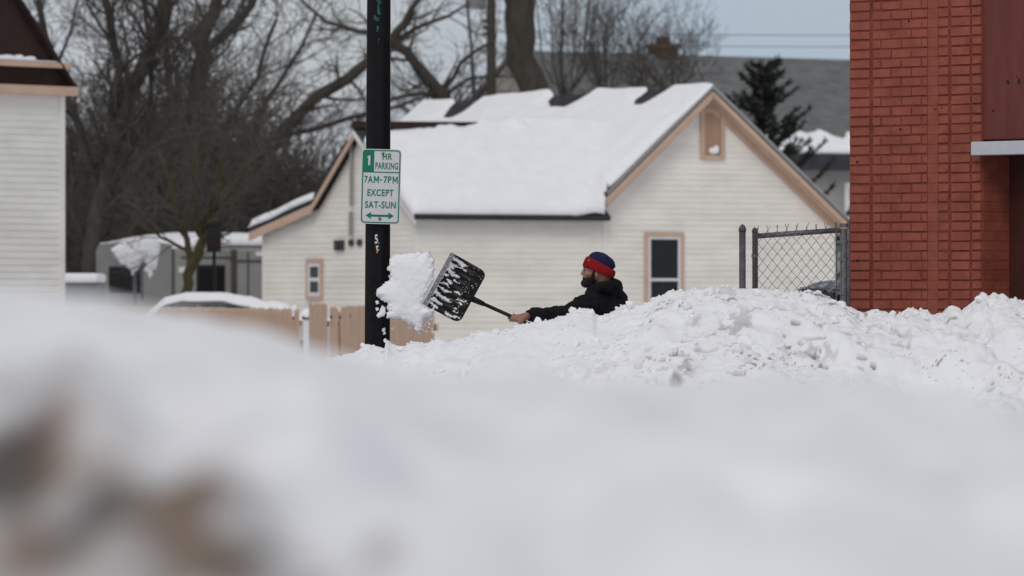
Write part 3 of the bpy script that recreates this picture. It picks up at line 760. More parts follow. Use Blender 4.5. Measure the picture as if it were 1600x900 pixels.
# ------------------------------------------------------------------ trees
def rnd_dir(rng, d, ang):
    ax = d.orthogonal().normalized(); ax = Quaternion(d, rng.uniform(0, 6.283)) @ ax
    return (Quaternion(ax, ang) @ d).normalized()

def grow(tm, cm, p, d, L, r, lev, rng, up=.06, kids=(5, 5, 4), rmin=.007):
    n = 5 if lev > 1 else 4
    pts = [p.copy()]; rs = [r]; q = p.copy(); dd = d.copy()
    for i in range(n):
        j = Vector((rng.gauss(0, 1), rng.gauss(0, 1), rng.gauss(0, 1))) * .16
        dd = (dd + j + Vector((0, 0, up))).normalized()
        q = q + dd * (L / n); pts.append(q.copy()); rs.append(max(rmin * .8, r * (1 - .72 * (i + 1) / n)))
    (tm if r > .035 else cm).tube(pts, rs, 5 if r > .035 else 3, caps=False)
    if lev <= 0: return
    k = kids[min(len(kids) - 1, max(0, len(kids) - lev))]
    for c in range(k):
        f = .22 + .78 * (c + rng.random()) / k
        x = min(f * n, n - 1e-3); i = int(x); t = x - i
        bp = pts[i].lerp(pts[i + 1], t)
        ax = (pts[i + 1] - pts[i]).normalized()
        grow(tm, cm, bp, rnd_dir(rng, ax, rng.uniform(.45, 1.05)), L * rng.uniform(.42, .68), max(rmin, rs[i] * rng.uniform(.4, .6)), lev - 1, rng, up, kids, rmin)

def limbs_tree(name, label, cat, Y, limbs, seed, barkm, twigm, group=None, every=.55, lev=2, Lb=(1.3, 2.4), kids=(5, 5, 4), spread=1.0, rmin=.008, depth=1.2, up=.05, skip=0):
    """tree laid out by its limbs (column, row, radius in px at distance Y, and how far each limb leans toward or away)"""
    rng = random.Random(seed); tm, cm = MB(), MB()
    root = None
    for li, limb in enumerate(limbs):
        lean = rng.uniform(-depth, depth) if li else 0
        pts = []; rs = []
        n = len(limb)
        for i, (x, y, r) in enumerate(limb):
            q = at(x, y, Y); q.y += lean * (i / max(1, n - 1)); pts.append(q); rs.append(r * Y / F)
        if li == 0:
            if pts[0].z > .05:
                b = pts[0].copy(); b.z = -.05; pts.insert(0, b); rs.insert(0, rs[0] * 1.25)
            root = Vector((pts[0].x, pts[0].y, 0))
        # resample with small bends
        P = []; Rr = []
        for i in range(len(pts) - 1):
            seg = max(2, int((pts[i + 1] - pts[i]).length / .5))
            for k in range(seg):
                t = k / seg; j = Vector((rng.gauss(0, 1), rng.gauss(0, 1), rng.gauss(0, .5))) * (.16 * rs[i] + .012)
                P.append(pts[i].lerp(pts[i + 1], t) + j); Rr.append(rs[i] + (rs[i + 1] - rs[i]) * t)
        P.append(pts[-1]); Rr.append(rs[-1])
        tm.tube(P, Rr, 9 if max(Rr) > .1 else 6, caps=True)
        acc = 0
        for i in range(1, len(P)):
            seg = (P[i] - P[i - 1]); acc += seg.length
            if P[i].z < CZ + skip: continue
            while acc > every:
                acc -= every
                d = rnd_dir(rng, seg.normalized(), rng.uniform(.5, 1.2) * spread)
                grow(tm, cm, P[i].copy(), d, rng.uniform(*Lb), min(.05, Rr[i] * .45), lev, rng, up, kids, rmin)
    t = thing(name, label, cat, root, group)
    tm.build('trunk', barkm, t, smooth=True); cm.build('crown', twigm, t)
    return t

GT = 'bare trees behind the houses'
limbs_tree('bare_tree', 'big dark bare tree rising beside the left house wall', 'tree', 124, [
    [(138, 470, 17), (150, 350, 16), (172, 240, 13), (208, 130, 12), (240, 70, 11), (262, 0, 11), (280, -120, 7)],
    [(158, 310, 8), (120, 190, 7), (75, 60, 6), (50, -60, 4)], [(176, 225, 8), (185, 110, 7), (160, -20, 6)],
    [(150, 350, 6), (210, 260, 5), (290, 170, 4), (330, 90, 3)], [(160, 290, 6), (230, 200, 5), (235, 90, 4), (215, -30, 3)], [(140, 400, 5), (112, 320, 4), (110, 200, 3)]],
    1, M['bark_dark'], M['twig_dark'], GT, every=.33, lev=2, Lb=(1.2, 2.6), kids=(6, 6, 5))
limbs_tree('bare_tree', 'bare tree with forked dark trunk standing over the camper', 'tree', 134, [
    [(292, 470, 13), (300, 330, 13), (306, 200, 14), (312, 110, 16), (318, 65, 13), (335, 20, 11), (352, -40, 9)],
    [(316, 80, 8), (345, 60, 8), (372, 38, 7), (392, 8, 7), (415, -50, 5)], [(304, 230, 7), (262, 130, 6), (255, 20, 6), (262, -60, 4)],
    [(302, 300, 6), (350, 200, 5), (400, 120, 4), (430, 30, 3)], [(300, 330, 6), (240, 260, 5), (200, 180, 4), (185, 80, 3)]],
    2, M['bark_dark'], M['twig_dark'], GT, every=.33, lev=2, Lb=(1.1, 2.3), kids=(6, 6, 5))
limbs_tree('bare_tree', 'bare tree whose long rising limb crosses behind the black pole', 'tree', 141, [
    [(352, 470, 10), (358, 380, 10), (370, 300, 11), (413, 241, 10), (450, 195, 10), (495, 150, 9), (545, 122, 9), (573, 100, 8), (612, 66, 8), (634, 35, 6), (655, -5, 4), (668, -50, 3)],
    [(408, 245, 5), (455, 209, 4.5), (515, 195, 4), (570, 177, 4), (625, 165, 3), (665, 150, 2)],
    [(366, 320, 6), (388, 218, 4), (415, 160, 4), (448, 106, 3.5), (470, 70, 3), (492, 20, 2.5)],
    [(612, 66, 5), (650, 44, 4), (700, 25, 3), (730, 5, 2)], [(360, 350, 5), (330, 260, 4), (322, 190, 3)]],
    3, M['bark'], M['twig'], GT, every=.42, lev=2, Lb=(.9, 1.8), kids=(5, 5, 4))
limbs_tree('bare_tree', 'pollarded bare tree with bent limb beyond the snowy roof ridge', 'tree', 146, [
    [(694, 470, 12), (693, 250, 12), (692, 160, 12), (690, 142, 11)], [(690, 150, 9), (676, 128, 9), (655, 104, 8), (634, 82, 8), (612, 68, 8), (590, 55, 6), (560, 50, 4), (510, 35, 3), (460, -10, 2)],
    [(692, 145, 5), (708, 120, 4), (720, 96, 3.5), (745, 78, 3), (775, 60, 2)], [(690, 150, 5), (660, 146, 4), (625, 153, 3.5), (580, 168, 3)], [(692, 150, 4), (735, 122, 3), (790, 120, 2)]],
    4, M['bark'], M['twig'], GT, every=.36, lev=2, Lb=(.8, 1.7), kids=(5, 4, 4), skip=4)
limbs_tree('bare_tree', 'thick leaning tree trunk just right of the utility pole', 'tree', 138, [
    [(842, 470, 25), (838, 250, 24), (829, 150, 23), (822, 90, 23), (810, 30, 24), (803, -20, 24), (790, -140, 20)], [(800, -40, 10), (760, -60, 7), (720, -70, 5), (640, -60, 3)], [(806, -30, 9), (870, -60, 7), (930, -50, 5)]],
    5, M['bark'], M['twig'], GT, every=.6, lev=2, Lb=(.9, 1.8), kids=(4, 4, 3), skip=7.8)
for i, (x, hgt, s_, lab) in enumerate([(880, -60, 6, 'bare thin stemmed tree right beside the thick leaning trunk'), (945, 20, 7, 'bare bushy tree before the dark roofed building'), (1005, 40, 8, 'bare spindly tree just left of the brick chimney'), (1052, 70, 9, 'low bare tree just right of the brick chimney')]):
    rg = random.Random(60 + i)
    ll = [[(x, 470, 4), (x + 2, 200, 3), (x + rg.uniform(-8, 8), 120, 2.2), (x + rg.uniform(-14, 14), hgt + 30, 1.4), (x + rg.uniform(-18, 18), hgt - 10, 1.2)]]
    for k in range(8):
        e = rg.uniform(-62, 62)
        ll.append([(x, 190 - 8 * k, 1.8), (x + e * .45, 130, 1.5), (x + e * .85, 85 + abs(e) * .3, 1.2), (x + e * 1.1, hgt + 30 + abs(e) * .7, 1.0)])
    limbs_tree('bare_tree', lab, 'tree', 150 + 2 * i, ll, 40 + i, M['twig'], M['twig'], GT, every=.34, lev=2, Lb=(.7, 1.5), kids=(4, 4, 3), spread=.7, up=.12, skip=4, rmin=.006)
limbs_tree('small_tree', 'small mossy barked tree forking in front of the camper', 'tree', 103, [
    [(287, 478, 9), (291, 455, 8), (297, 430, 8), (303, 402, 9), (315, 388, 8), (321, 366, 7), (330, 330, 6), (345, 280, 4), (350, 220, 3)],
    [(303, 405, 6), (292, 385, 5), (288, 368, 5), (278, 335, 4), (262, 280, 3), (240, 230, 2)], [(303, 402, 3.5), (282, 386, 3), (262, 376, 2.5), (246, 366, 2), (215, 350, 1.2)],
    [(322, 362, 4), (300, 320, 3), (300, 270, 2.5), (310, 210, 2)], [(328, 335, 4), (372, 290, 3), (395, 240, 2)]],
    8, M['bark_moss'], M['twig'], None, every=.24, lev=2, Lb=(.6, 1.5), kids=(5, 5, 4), rmin=.005, skip=1.0)

# tangle of brush closing the view behind the camper and trees
rng = random.Random(99); cm, tm = MB(), MB()
for i in range(640):
    x = rng.uniform(60, 560); Y = rng.uniform(150, 178)
    hh = 1.2 + 4.2 * (1 - abs((x - 270) / 330) ** 1.6) * rng.uniform(.45, 1.0) if x < 520 else 1.5
    p = at(x, 470, Y); p.z = 0 if rng.random() < .5 else rng.uniform(.3, 2.0)
    grow(tm, cm, p, rnd_dir(rng, Vector((0, 0, 1)), rng.uniform(0, .5)), hh, rng.uniform(.022, .05), 2, rng, .1, (6, 6, 4), .014)
tm.v += []; 
b_ = len(cm.v); cm.v += tm.v; cm.f += [tuple(b_ + i for i in f) for f in tm.f]; cm.m += tm.m
tag(cm.build('brush', M['brushwood'], loc=(-6, 165, 0)), 'dense leafless brush behind the camper', 'brush', kind='stuff')

# spruce
rng = random.Random(5); sp = at(1192, 470, 142); sp.z = 0
tt_ = thing('spruce_tree', 'dark green spruce rising behind the right roof slope', 'tree', sp)
ztop = at(1192, 92, 142).z; m = MB(); m.tube([sp, sp + Vector((.05, 0, ztop * .5)), sp + Vector((0, 0, ztop))], [.16, .1, .015], 7); m.build('trunk', M['bark_dark'], tt_)
mc = MB(); z_ = 1.0
while z_ < ztop - .1:
    f = (ztop - z_) / ztop
    nb = 7
    for k in range(nb):
        if rng.random() < .10: continue
        a = rng.uniform(0, 6.283); L = (.2 + 2.75 * f ** .9) * rng.uniform(.4, 1.3)
        d0 = Vector((math.cos(a), math.sin(a), .25)); b0 = sp + Vector((0, 0, z_ + rng.uniform(-.1, .1)))
        pts = []; n = 6
        for i in range(n + 1):
            t = i / n; pts.append(b0 + Vector((d0.x * L * t, d0.y * L * t, L * (.06 * t + .52 * t * t) - .05 * L * t)))
        mc.tube(pts, [.02] * n + [.008], 3, caps=False)
        cnt = int(22 + 75 * L)
        for q in range(cnt):
            t = rng.random() ** .7; i = min(n - 1, int(t * n)); pb = pts[i].lerp(pts[i + 1], t * n - i)
            ax = (pts[i + 1] - pts[i]).normalized(); d = rnd_dir(rng, ax, rng.uniform(.4, 1.0)); l = rng.uniform(.10, .26) * (.6 + .4 * (1 - t))
            sd2 = d.orthogonal().normalized() * .022
            e = pb + d * l
            mc.add([pb - sd2, pb + sd2, e + sd2 * .5, e - sd2 * .5], [(0, 1, 2, 3)])
    z_ += .235
mc.build('crown', M['needles'], tt_)

# utility pole, its transformer, a thin mast and the wires
up_b = at(768, 470, 152); up_b.z = 0
ut_ = thing('utility_pole', 'brown wooden utility pole with grey transformer left of the thick trunk', 'utility pole', up_b)
m = MB(); m.tube([up_b, at(767.5, -160, 152)], [.15, .115], 12); m.build('pole', M['wood_pole'], ut_, smooth=True)
m = MB(); pc = at(746, 14, 152); m.tube([pc, pc + Vector((0, 0, 1.0))], .225, 16); m.box((pc.x + .1, 151.95, pc.z + .3), (up_b.x, 152.05, pc.z + .4)); m.build('transformer', M['transformer'], ut_)
m = MB()
for y_ in (33, 44, 53): 
    q = at(754, y_, 152); m = MB(); m.tube([q, q + Vector((.16, 0, 0))], .05, 8); m.tube([q, q + Vector((.26, 0, 0))], .02, 6); m.build('insulator', M['dark_trim'], ut_)
q0 = at(742, 470, 149); q0.z = 0
tag(MB().build if False else (lambda mm: (mm.tube([q0, at(741, 158, 149), at(737, 80, 149), at(731, 15, 149), at(728, -80, 149)], [.05, .045, .04, .035, .03], 8), mm.build('mast', M['wood_pole'], loc=q0))[1])(MB()), 'thin dark mast just left of the utility pole', 'mast')
for i, (ya, yb, lab) in enumerate(((50, 54, 'uppermost thin wire across the pale sky'), (68, 72, 'lower thin wire across the pale sky'))):
    m = MB(); pts = []
    for k in range(25):
        t = k / 24; x = 780 + t * 900; q = at(x, ya + (yb - ya) * t + 3 * math.sin(math.pi * t), 158); pts.append(q)
    m.tube(pts, .012, 5); tag(m.build('wire', M['cable'], loc=pts[0]), lab, 'wire', 'wires in the sky')

# ------------------------------------------------------------------ camper
K = Fr(270, 121, 37)
rv = thing('camper', 'grey travel trailer with snow on its roof parked behind the fence', 'camper', K.p(2, 1.2, 0))
wv = K.v(150); zt1 = K.z(381, 0, 0); zl1_ = K.z(384, 0, wv); Lr = 7.2
prof = [(0.02, .45), (0.0, zt1 - .15), (.12, zt1), (wv * .5, zt1 + .07), (wv - .12, zt1 + .02), (wv, zt1 - .12), (wv, .45)]
m = MB(); m.prism([K.p(0, a, z) for a, z in prof], K.p(Lr, 0, 0) - K.p(0, 0, 0)); body = m.build('body', [M['rv_side'], M['rv_grey']], rv)
body.data.polygons[0].material_index = 1; body.data.polygons[1].material_index = 1
ks = K.side(0); kf = K.front(0)
def kwin(fn, s0, s1, z0, z1, nm, t=.04):
    m = MB(); m.fbox(fn, s0, s1, z0, z1, 0, .02); w_ = m.build(nm, M['rubber'], rv)
    m = MB(); m.fbox(fn, s0 + t, s1 - t, z0 + t, z1 - t, .018, .027); m.build('pane', M['dark_pane'], w_)
kwin(ks, K.v(222), K.v(171), K.z(458, 0, 1), K.z(416, 0, 1), 'window')
m = MB(); du = K.u(307), K.u(351); m.fbox(kf, du[0], du[1], .6, K.z(414, .6, 0), 0, .02); dr = m.build('door', M['rubber'], rv)
m = MB(); m.fbox(kf, du[0] + .08, du[1] - .26, 1.0, K.z(420, .6, 0), .02, .03); m.fbox(kf, du[1] - .20, du[1] - .06, 1.1, K.z(420, .6, 0), .02, .03); m.build('pane', M['dark_pane'], dr)
m = MB(); uslide = K.u(362)
m.fbox(kf, uslide, K.u(430), .9, K.z(392, 1.6, 0), 0, .18); sl = m.build('slide_out', M['rv_side'], rv)
m = MB(); m.fbox(kf, uslide - .014, uslide + .014, .88, K.z(390, 1.6, 0), 0, .19); m.fbox(kf, K.u(379), K.u(381), .9, K.z(394, 1.6, 0), .18, .195); m.fbox(kf, uslide, K.u(430), K.z(410, 1.5, 0), K.z(406, 1.5, 0), .18, .192); m.build('trim', M['rv_trim'], sl)
m = MB(); m.fbox(kf, -.02, .03, .5, zt1 - .1, -.02, .02); m.fbox(kf, .35, .38, .5, zt1 - .1, 0, .012)
m.fbox(kf, .2, uslide, K.z(404, .6, 0), K.z(401, .6, 0), 0, .014); m.fbox(ks, 0, wv, .8, .86, 0, .015); m.build('trim', M['rv_trim'], rv)
m = MB(); m.fbox(kf, K.u(279), K.u(292), K.z(426, .2, 0), K.z(417, .2, 0), 0, .012); m.build('badge', M['siding_white'], rv); m = MB(); m.fbox(kf, K.u(392), K.u(408), K.z(400, 1.6, 0), K.z(393, 1.6, 0), .18, .20); m.build('badge', M['siding_white'], rv)
for uu in (2.8, 3.7):
    m = MB(); m.tube([K.p(uu, -.02, .36), K.p(uu, .22, .36)], .36, 20); wl = m.build('wheel', M['rubber'], rv)
    m = MB(); m.tube([K.p(uu, -.035, .36), K.p(uu, .0, .36)], .2, 16); m.build('rim', M['grey_metal'], wl)
xs_ = np.linspace(.02, Lr - .05, 150); ys_ = np.linspace(.03, wv - .05, 40); ax_, ay_ = np.meshgrid(xs_, ys_)
zr_ = np.interp(ay_, [p[0] for p in prof[1:6]], [p[1] for p in prof[1:6]])
ed = np.minimum(np.minimum(ax_, Lr - ax_), np.minimum(ay_, wv - ay_))
th_ = .17 * np.clip(ed / .15, 0, 1) ** .5 * sstep(.0, 1.1, ax_) + .05 * fbm(ax_ / .5, ay_ / .5, 81, 3) * np.clip(ed / .15, 0, 1) + .02
me, _ = grid_mesh('roof_snow', K.C.x + ax_ * K.ca - ay_ * K.sa, K.C.y + ax_ * K.sa + ay_ * K.ca, zr_ + th_)
link_mesh('roof_snow', modified(me, ('SOLIDIFY', dict(thickness=.03, offset=-1))), M['snow_roof'], rv, smooth=True)

# snow heaped over a drooping thing on a post in front of the camper
def ragged(name, poly, Y, thick, seed, material, step=1.0, jag=2.0, jsc=7.0, parent=None, label=None, cat=None, group=None, rough=.25, kind=None):
    """body with a ragged outline; poly in (column,row) measured at distance Y"""
    xs = np.arange(min(p[0] for p in poly) - 4, max(p[0] for p in poly) + 4, step); ys = np.arange(min(p[1] for p in poly) - 4, max(p[1] for p in poly) + 4, step)
    g1, g2 = np.meshgrid(xs, ys)
    sdv = poly_sd(poly, g1, g2) + jag * 2 * fbm(g1 / jsc, g2 / jsc, seed, 3, .6)
    sc = Y / F
    def to3(a, b, off): return (a - 800) * sc, Y - off, CZ - (b - HZ) * sc + off * 0
    me = blob_mesh(name, sdv * sc, to3, xs, ys, thick, seed, rough)
    o = link_mesh(name, me, material, parent, smooth=True)
    if label: tag(o, label, cat, group, kind)
    return o
pb = at(212, 470, 105); pb.z = 0
dp = thing('post', 'thin grey post capped with sagging lumps of snow before the camper', 'post', pb)
m = MB(); m.tube([pb, at(210, 378, 105)], .035, 8); m.tube([at(222, 470, 105), at(221, 410, 105)], .03, 8); m.build('pole', M['grey_metal'], dp)
ragged('snow_cap', [(174, 388), (190, 377), (214, 372), (244, 373), (249, 390), (244, 412), (234, 434), (229, 424), (226, 405), (220, 410), (214, 424), (207, 427), (196, 414), (180, 402)], 104.7, .30, 5, M['snow_roof'], jag=2.2, jsc=9, parent=dp, rough=.16)
# dark box and low shed by the camper
m = MB(); a_, b_ = at(323, 394, 102.4), at(345, 352, 102.4)
m.box((a_.x, 102.3, a_.z), (b_.x, 102.55, b_.z)); m.box((a_.x - .03, 102.27, b_.z), (b_.x + .03, 102.58, b_.z + .05)); m.box((a_.x + .06, 102.28, a_.z + .08), (b_.x - .05, 102.302, a_.z + .28), 1)
m.box(((a_.x + b_.x) / 2 - .03, 102.5, 0), ((a_.x + b_.x) / 2 + .03, 102.56, a_.z + .1))
tag(m.build('post_box', [M['rubber'], M['shingle_brown']]), 'black upright box on a post right of the mossy trunk', 'box')
ls = thing('shed', 'low grey shed with flat snowy roof between the left house and the camper', 'shed', at(110, 470, 112) * 1.0)
m = MB(); a_, b_ = at(60, 470, 112), at(152, 442, 112); m.box((a_.x, 112, 0), (b_.x, 114, b_.z)); m.build('wall', mat('grey_shed', (.15, .155, .165), .7, .1, 2), ls)
m = MB(); m.box((a_.x - .1, 111.85, b_.z), (b_.x + .02, 114.2, b_.z + .19)); me = modified(m.mesh('roof_snow'), ('BEVEL', dict(width=.07, segments=4))); link_mesh('roof_snow', me, M['snow_roof'], ls, smooth=True)

# ------------------------------------------------------------------ car behind the fence
cy_ = 99.0; cs = cy_ / F
car = thing('car', 'light car buried under snow behind the picket fence', 'car', ((300 - 800) * cs, cy_, 0))
X0 = (196 - 800) * cs
prof = [(0, .35), (0, .78), (.25, .93), (.95, 1.0), (1.62, 1.36), (1.85, 1.40)]
L = 3.9
top = [(0.02, .40), (.0, .72), (.12, .90), (.30, .97), (.66, 1.33), (1.0, 1.43), (1.7, 1.42), (2.15, 1.30), (2.65, 1.0), (3.5, .93), (3.78, .80), (3.85, .5), (3.8, .35), (.1, .35)]
m = MB()
low = [(0.02, .40), (.0, .72), (.12, .90), (.30, .97), (2.70, .99), (3.5, .93), (3.78, .80), (3.85, .5), (3.8, .35), (.1, .35)]
m.prism([(X0 + a, cy_, z) for a, z in low], (0, 1.7, 0))
me = modified(m.mesh('body'), ('BEVEL', dict(width=.06, segments=3))); cb = link_mesh('body', me, M['car_paint'], car, smooth=False)
m = MB(); cab = [(.32, .96), (.66, 1.28), (1.0, 1.365), (1.7, 1.36), (2.15, 1.26), (2.68, .97)]
n = len(cab); v0_ = [(X0 + a, cy_ + .05 + (z - .96) * .35, z) for a, z in cab]; v1_ = [(X0 + a, cy_ + 1.65 - (z - .96) * .35, z) for a, z in cab]
m.add(v0_ + v1_, [tuple(range(n)), tuple(range(n, 2 * n))[::-1]] + [(i, n + i, n + i + 1, i + 1) for i in range(n - 1)]); m.build('cabin', M['car_paint'], car)
for (a0, a1, b0, b1) in ((.55, 1.22, .72, 1.22), (1.30, 2.42, 1.30, 2.02)):
    m = MB(); zb_, zt_ = 1.02, 1.27
    y0 = cy_ + .05 + (zb_ - .96) * .35 - .012; y1 = cy_ + .05 + (zt_ - .96) * .35 - .012
    m.hexa([(X0 + a0, y0, zb_), (X0 + a1, y0, zb_), (X0 + a1, y0 + .01, zb_), (X0 + a0, y0 + .01, zb_), (X0 + b0, y1, zt_), (X0 + b1, y1, zt_), (X0 + b1, y1 + .01, zt_), (X0 + b0, y1 + .01, zt_)]); m.build('window', M['car_glass'], car)
for a in (.75, 3.1):
    for yy in (cy_ - .01, cy_ + 1.51):
        m = MB(); m.tube([(X0 + a, yy, .33), (X0 + a, yy + .2, .33)], .33, 20); wl = m.build('wheel', M['rubber'], car)
        m = MB(); m.tube([(X0 + a, yy - .012, .33), (X0 + a, yy + .02, .33)], .19, 14); m.build('rim', M['grey_metal'], wl)
xs_ = np.linspace(0.0, 3.75, 130); ys_ = np.linspace(.0, 1.68, 40); ax_, ay_ = np.meshgrid(xs_, ys_)
zt_ = np.interp(ax_, [0, .12, .30, .66, 1.0, 1.7, 2.15, 2.65, 3.5, 3.75], [.72, .9, .97, 1.29, 1.375, 1.37, 1.27, 1.0, .93, .82])
ed = np.minimum(np.minimum(ax_, 3.75 - ax_), np.minimum(ay_, 1.68 - ay_))
side_ = np.clip((np.minimum(ay_, 1.68 - ay_)) / .2, 0, 1) ** .5
wind = 1 - .6 * (np.exp(-((ax_ - 2.42) / .14) ** 2))
th_ = (-.05 + .17 * side_) * np.clip(ed / .12 + .1, 0, 1) * wind + .21 * np.exp(-((ax_ - 2.62) / .36) ** 2) * side_ + .02 * fbm(ax_ / .4, ay_ / .4, 83, 2)
yo = cy_ + ay_ + np.where(zt_ > 1.0, 0, 0)
me, _ = grid_mesh('snow_cover', X0 + ax_, yo, zt_ + th_)
link_mesh('snow_cover', modified(me, ('SOLIDIFY', dict(thickness=.03, offset=-1))), M['snow_roof'], car, smooth=True)

# ------------------------------------------------------------------ picket fence
pa = at(110, HZ, 112); pm_ = at(471, HZ, 84); pc_ = at(681, HZ, 70)
fence = thing('picket_fence', 'tan wooden picket fence with snow capped gatepost before the cream house', 'fence', (pm_.x, pm_.y, 0))
rng = random.Random(3)
def run(mbk, mbr, mbp, a, b, ztop, wdt, gap, pointed=True, rows=(.35, .98)):
    a = Vector((a.x, a.y, 0)); b = Vector((b.x, b.y, 0)); d = (b - a); L = d.length; d.normalize(); nrm = Vector((d.y, -d.x, 0))
    if nrm.y > 0: nrm = -nrm
    k = 0.0
    while k < L - wdt * .3:
        zt = ztop + rng.uniform(-.018, .018); p0 = a + d * k; p1 = a + d * (k + wdt); mid = (p0 + p1) / 2
        th = nrm * .02; tl = rng.uniform(-.006, .006); o_ = d * tl
        if pointed:
            poly = [p0, p1, p1 + o_ + Vector((0, 0, zt - .05)), mid + o_ + Vector((0, 0, zt)), p0 + o_ + Vector((0, 0, zt - .05))]
        else:
            poly = [p0, p1, p1 + o_ + Vector((0, 0, zt - .02)), (p1 * .75 + p0 * .25) + o_ + Vector((0, 0, zt)), (p0 * .75 + p1 * .25) + o_ + Vector((0, 0, zt)), p0 + o_ + Vector((0, 0, zt - .02))]
        mbk.prism([q + nrm * .021 for q in poly], th)
        k += wdt + gap * rng.uniform(.6, 1.5)
    for zr_ in rows:
        mbr.prism([a + Vector((0, 0, zr_)), b + Vector((0, 0, zr_)), b + Vector((0, 0, zr_ + .08)), a + Vector((0, 0, zr_ + .08))], -nrm * .035)
    n = max(1, int(L / 2.4))
    for i in range(n):
        q = a + d * (L * i / n) - nrm * .09
        pb_ = MB(); pb_.box((q.x - .045, q.y - .045, 0), (q.x + .045, q.y + .045, ztop - .06)); pb_.build('post', M['fence_wood'], fence)
mk, mr, mp_ = MB(), MB(), MB()
run(mk, mr, mp_, pa, at(470, HZ, 84.2), CZ - .115, .085, .045)
# nearer panels: wide boards by the gate, then close boarding to the end of the fence
g0, g1 = at(487, HZ, 83), at(514, HZ, 81)
run(mk, mr, mp_, g0, g1, CZ - .045, .13, .004, False)
run(mk, mr, mp_, at(520, HZ, 80.5), at(531, HZ, 79.8), CZ - .10, .10, .05, False)
run(mk, mr, mp_, at(537, HZ, 79.4), pc_, CZ - .085, .105, .008, False)
mk.build('pickets', M['fence_wood'], fence); mr.build('rail', M['fence_wood'], fence)
q = at(480, HZ, 83.6); m = MB(); m.box((q.x - .058, q.y - .06, 0), (q.x + .058, q.y + .06, CZ - .27)); gp = m.build('gate_post', M['white_paint'], fence)
m = MB(); m.box((q.x - .075, q.y - .08, CZ - .27), (q.x + .075, q.y + .08, CZ - .235)); m.build('hinge_strap', M['dark_trim'], gp)
m = MB(); m.ball((q.x, q.y, CZ - .20), (.095, .1, .085), 14, 10); m.build('snow_cap', M['snow_roof'], gp, smooth=True)
for x_, y_, Y_ in ((460, 496.5, 84.7), (519, 495.5, 80.4), (533, 496, 79.5), (550, 494, 78.4)):
    a_ = at(x_, y_, Y_ - .12); m = MB(); m.box((a_.x - .03, a_.y - .03, a_.z - .018), (a_.x + .035, a_.y + .02, a_.z + .018)); m.build('bracket', M['dark_trim'], fence)
q = at(460, HZ, 84.6); m = MB(); m.box((q.x - .03, q.y - .05, CZ - .235), (q.x + .03, q.y + .05, CZ - .06)); m.build('snow_patch', M['snow_roof'], fence)

# ------------------------------------------------------------------ red brick building
W = Fr(1330, 45.6, -45)
bb = thing('brick_building', 'red painted brick building with white ledge over a dark doorway', 'building', W.p(2.5, 0, 0))
TOP = 4.6; CH = .0768
ff = W.front(0)
sA, sB, sC, sD, sE, sF = 0.0, W.u(1362), W.u(1366.5), W.u(1452), W.u(1485), W.u(1489)
sG, sH, sI = W.u(1519), W.u(1521.5), W.u(1536)
rng = random.Random(12)
def brickbox(mb, s0, s1, z0, z1, prot):
    """one brick: slightly proud, bevelled, a little out of true"""
    bv = .004 * rng.uniform(.6, 1.6); o = prot + rng.uniform(-.0025, .0025); t = rng.uniform(-.002, .002); e = [rng.uniform(-.0022, .0022) for _ in range(8)]
    vs = [ff(s0 + e[0], z0 + e[1], 0), ff(s1 + e[2], z0 + e[3], 0), ff(s1 + e[4], z1 + e[5], 0), ff(s0 + e[6], z1 + e[7], 0),
          ff(s0 + bv + e[0], z0 + bv + e[1], o), ff(s1 - bv + e[2], z0 + bv + e[3], o + t), ff(s1 - bv + e[4], z1 - bv + e[5], o + t), ff(s0 + bv + e[6], z1 - bv + e[7], o)]
    mb.add(vs, [(4, 5, 6, 7), (0, 1, 5, 4), (1, 2, 6, 5), (2, 3, 7, 6), (3, 0, 4, 7)])
mbk = MB(); mpg = MB(); row = 0; z = -.1
J = .0075
bl = (sD - sC) / 2.72
while z < TOP:
    z0, z1 = z + J / 2, z + CH - J / 2
    # quoin strip, a little proud
    brickbox(mbk, sA, sB, z0 + .001, z1 - .001, .0235)
    # running bond field
    s = sC - (bl * (.58 if row % 2 else .08)); 
    while s < sD:
        a, b = max(s + J * .3, sC), min(s + bl - J * .3, sD)
        if b - a > .02: brickbox(mbk, a, b, z0, z1, .022)
        s += bl
    brickbox(mbk, W.u(1468) + .002, sE, z0 + .001, z1 - .001, .023)
    mpg.fbox(ff, sD + .001, W.u(1468), z + .0012, z + CH - .0012, .004, .0205 + rng.uniform(-.0008, .0008))
    brickbox(mbk, sF, sG, z0 - .001, z1, .024); brickbox(mbk, sH, sI, z0 + .002, z1 - .002, .026)
    z += CH; row += 1
mbk.build('brickwork', M['brick'], bb)
m = MB()
m.prism([W.p(0.004, .0, -.1), W.p(0.004, 7, -.1), W.p(0.004, 7, TOP), W.p(0.004, .0, TOP)], W.p(.3, 0, 0) - W.p(0, 0, 0))
m.fbox(ff, .001, sI - .004, -.1, TOP, -.3, .0155)

m.build('wall', M['mortar'], bb)
mpg.build('parging', mat('parged_paint', (.25, .068, .043), .7, .16, 7, .006, 22, grain=.1), bb)
zl_ = W.z(222, sI, 0); zlb = W.z(243, sI, 0)
m = MB(); m.fbox(ff, sI - .02, sI + 4, zl_ + .02, TOP, -.10, .006); pn = m.build('panel', M['red_panel'], bb)
m = MB()
for (x_, y_, a, b) in ((1576, 130, .010, .018), (1593, 128, .011, .028), (1553, 173, .010, .018), (1590, 120, .006, .012), (1575, 127, .02, .008)):
    s = W.u(x_); c = ff(s, W.z(y_, s, 0), .007); r_ = Vector((W.ca, W.sa, 0))
    pts = [c + r_ * (a * math.cos(t) * rng.uniform(.5, 1.2)) + Vector((0, 0, b * math.sin(t) * rng.uniform(.5, 1.2))) for t in [k * math.pi / 4 for k in range(8)]]
    m.prism(pts, W.p(0, -.0012, 0) - W.p(0, 0, 0))
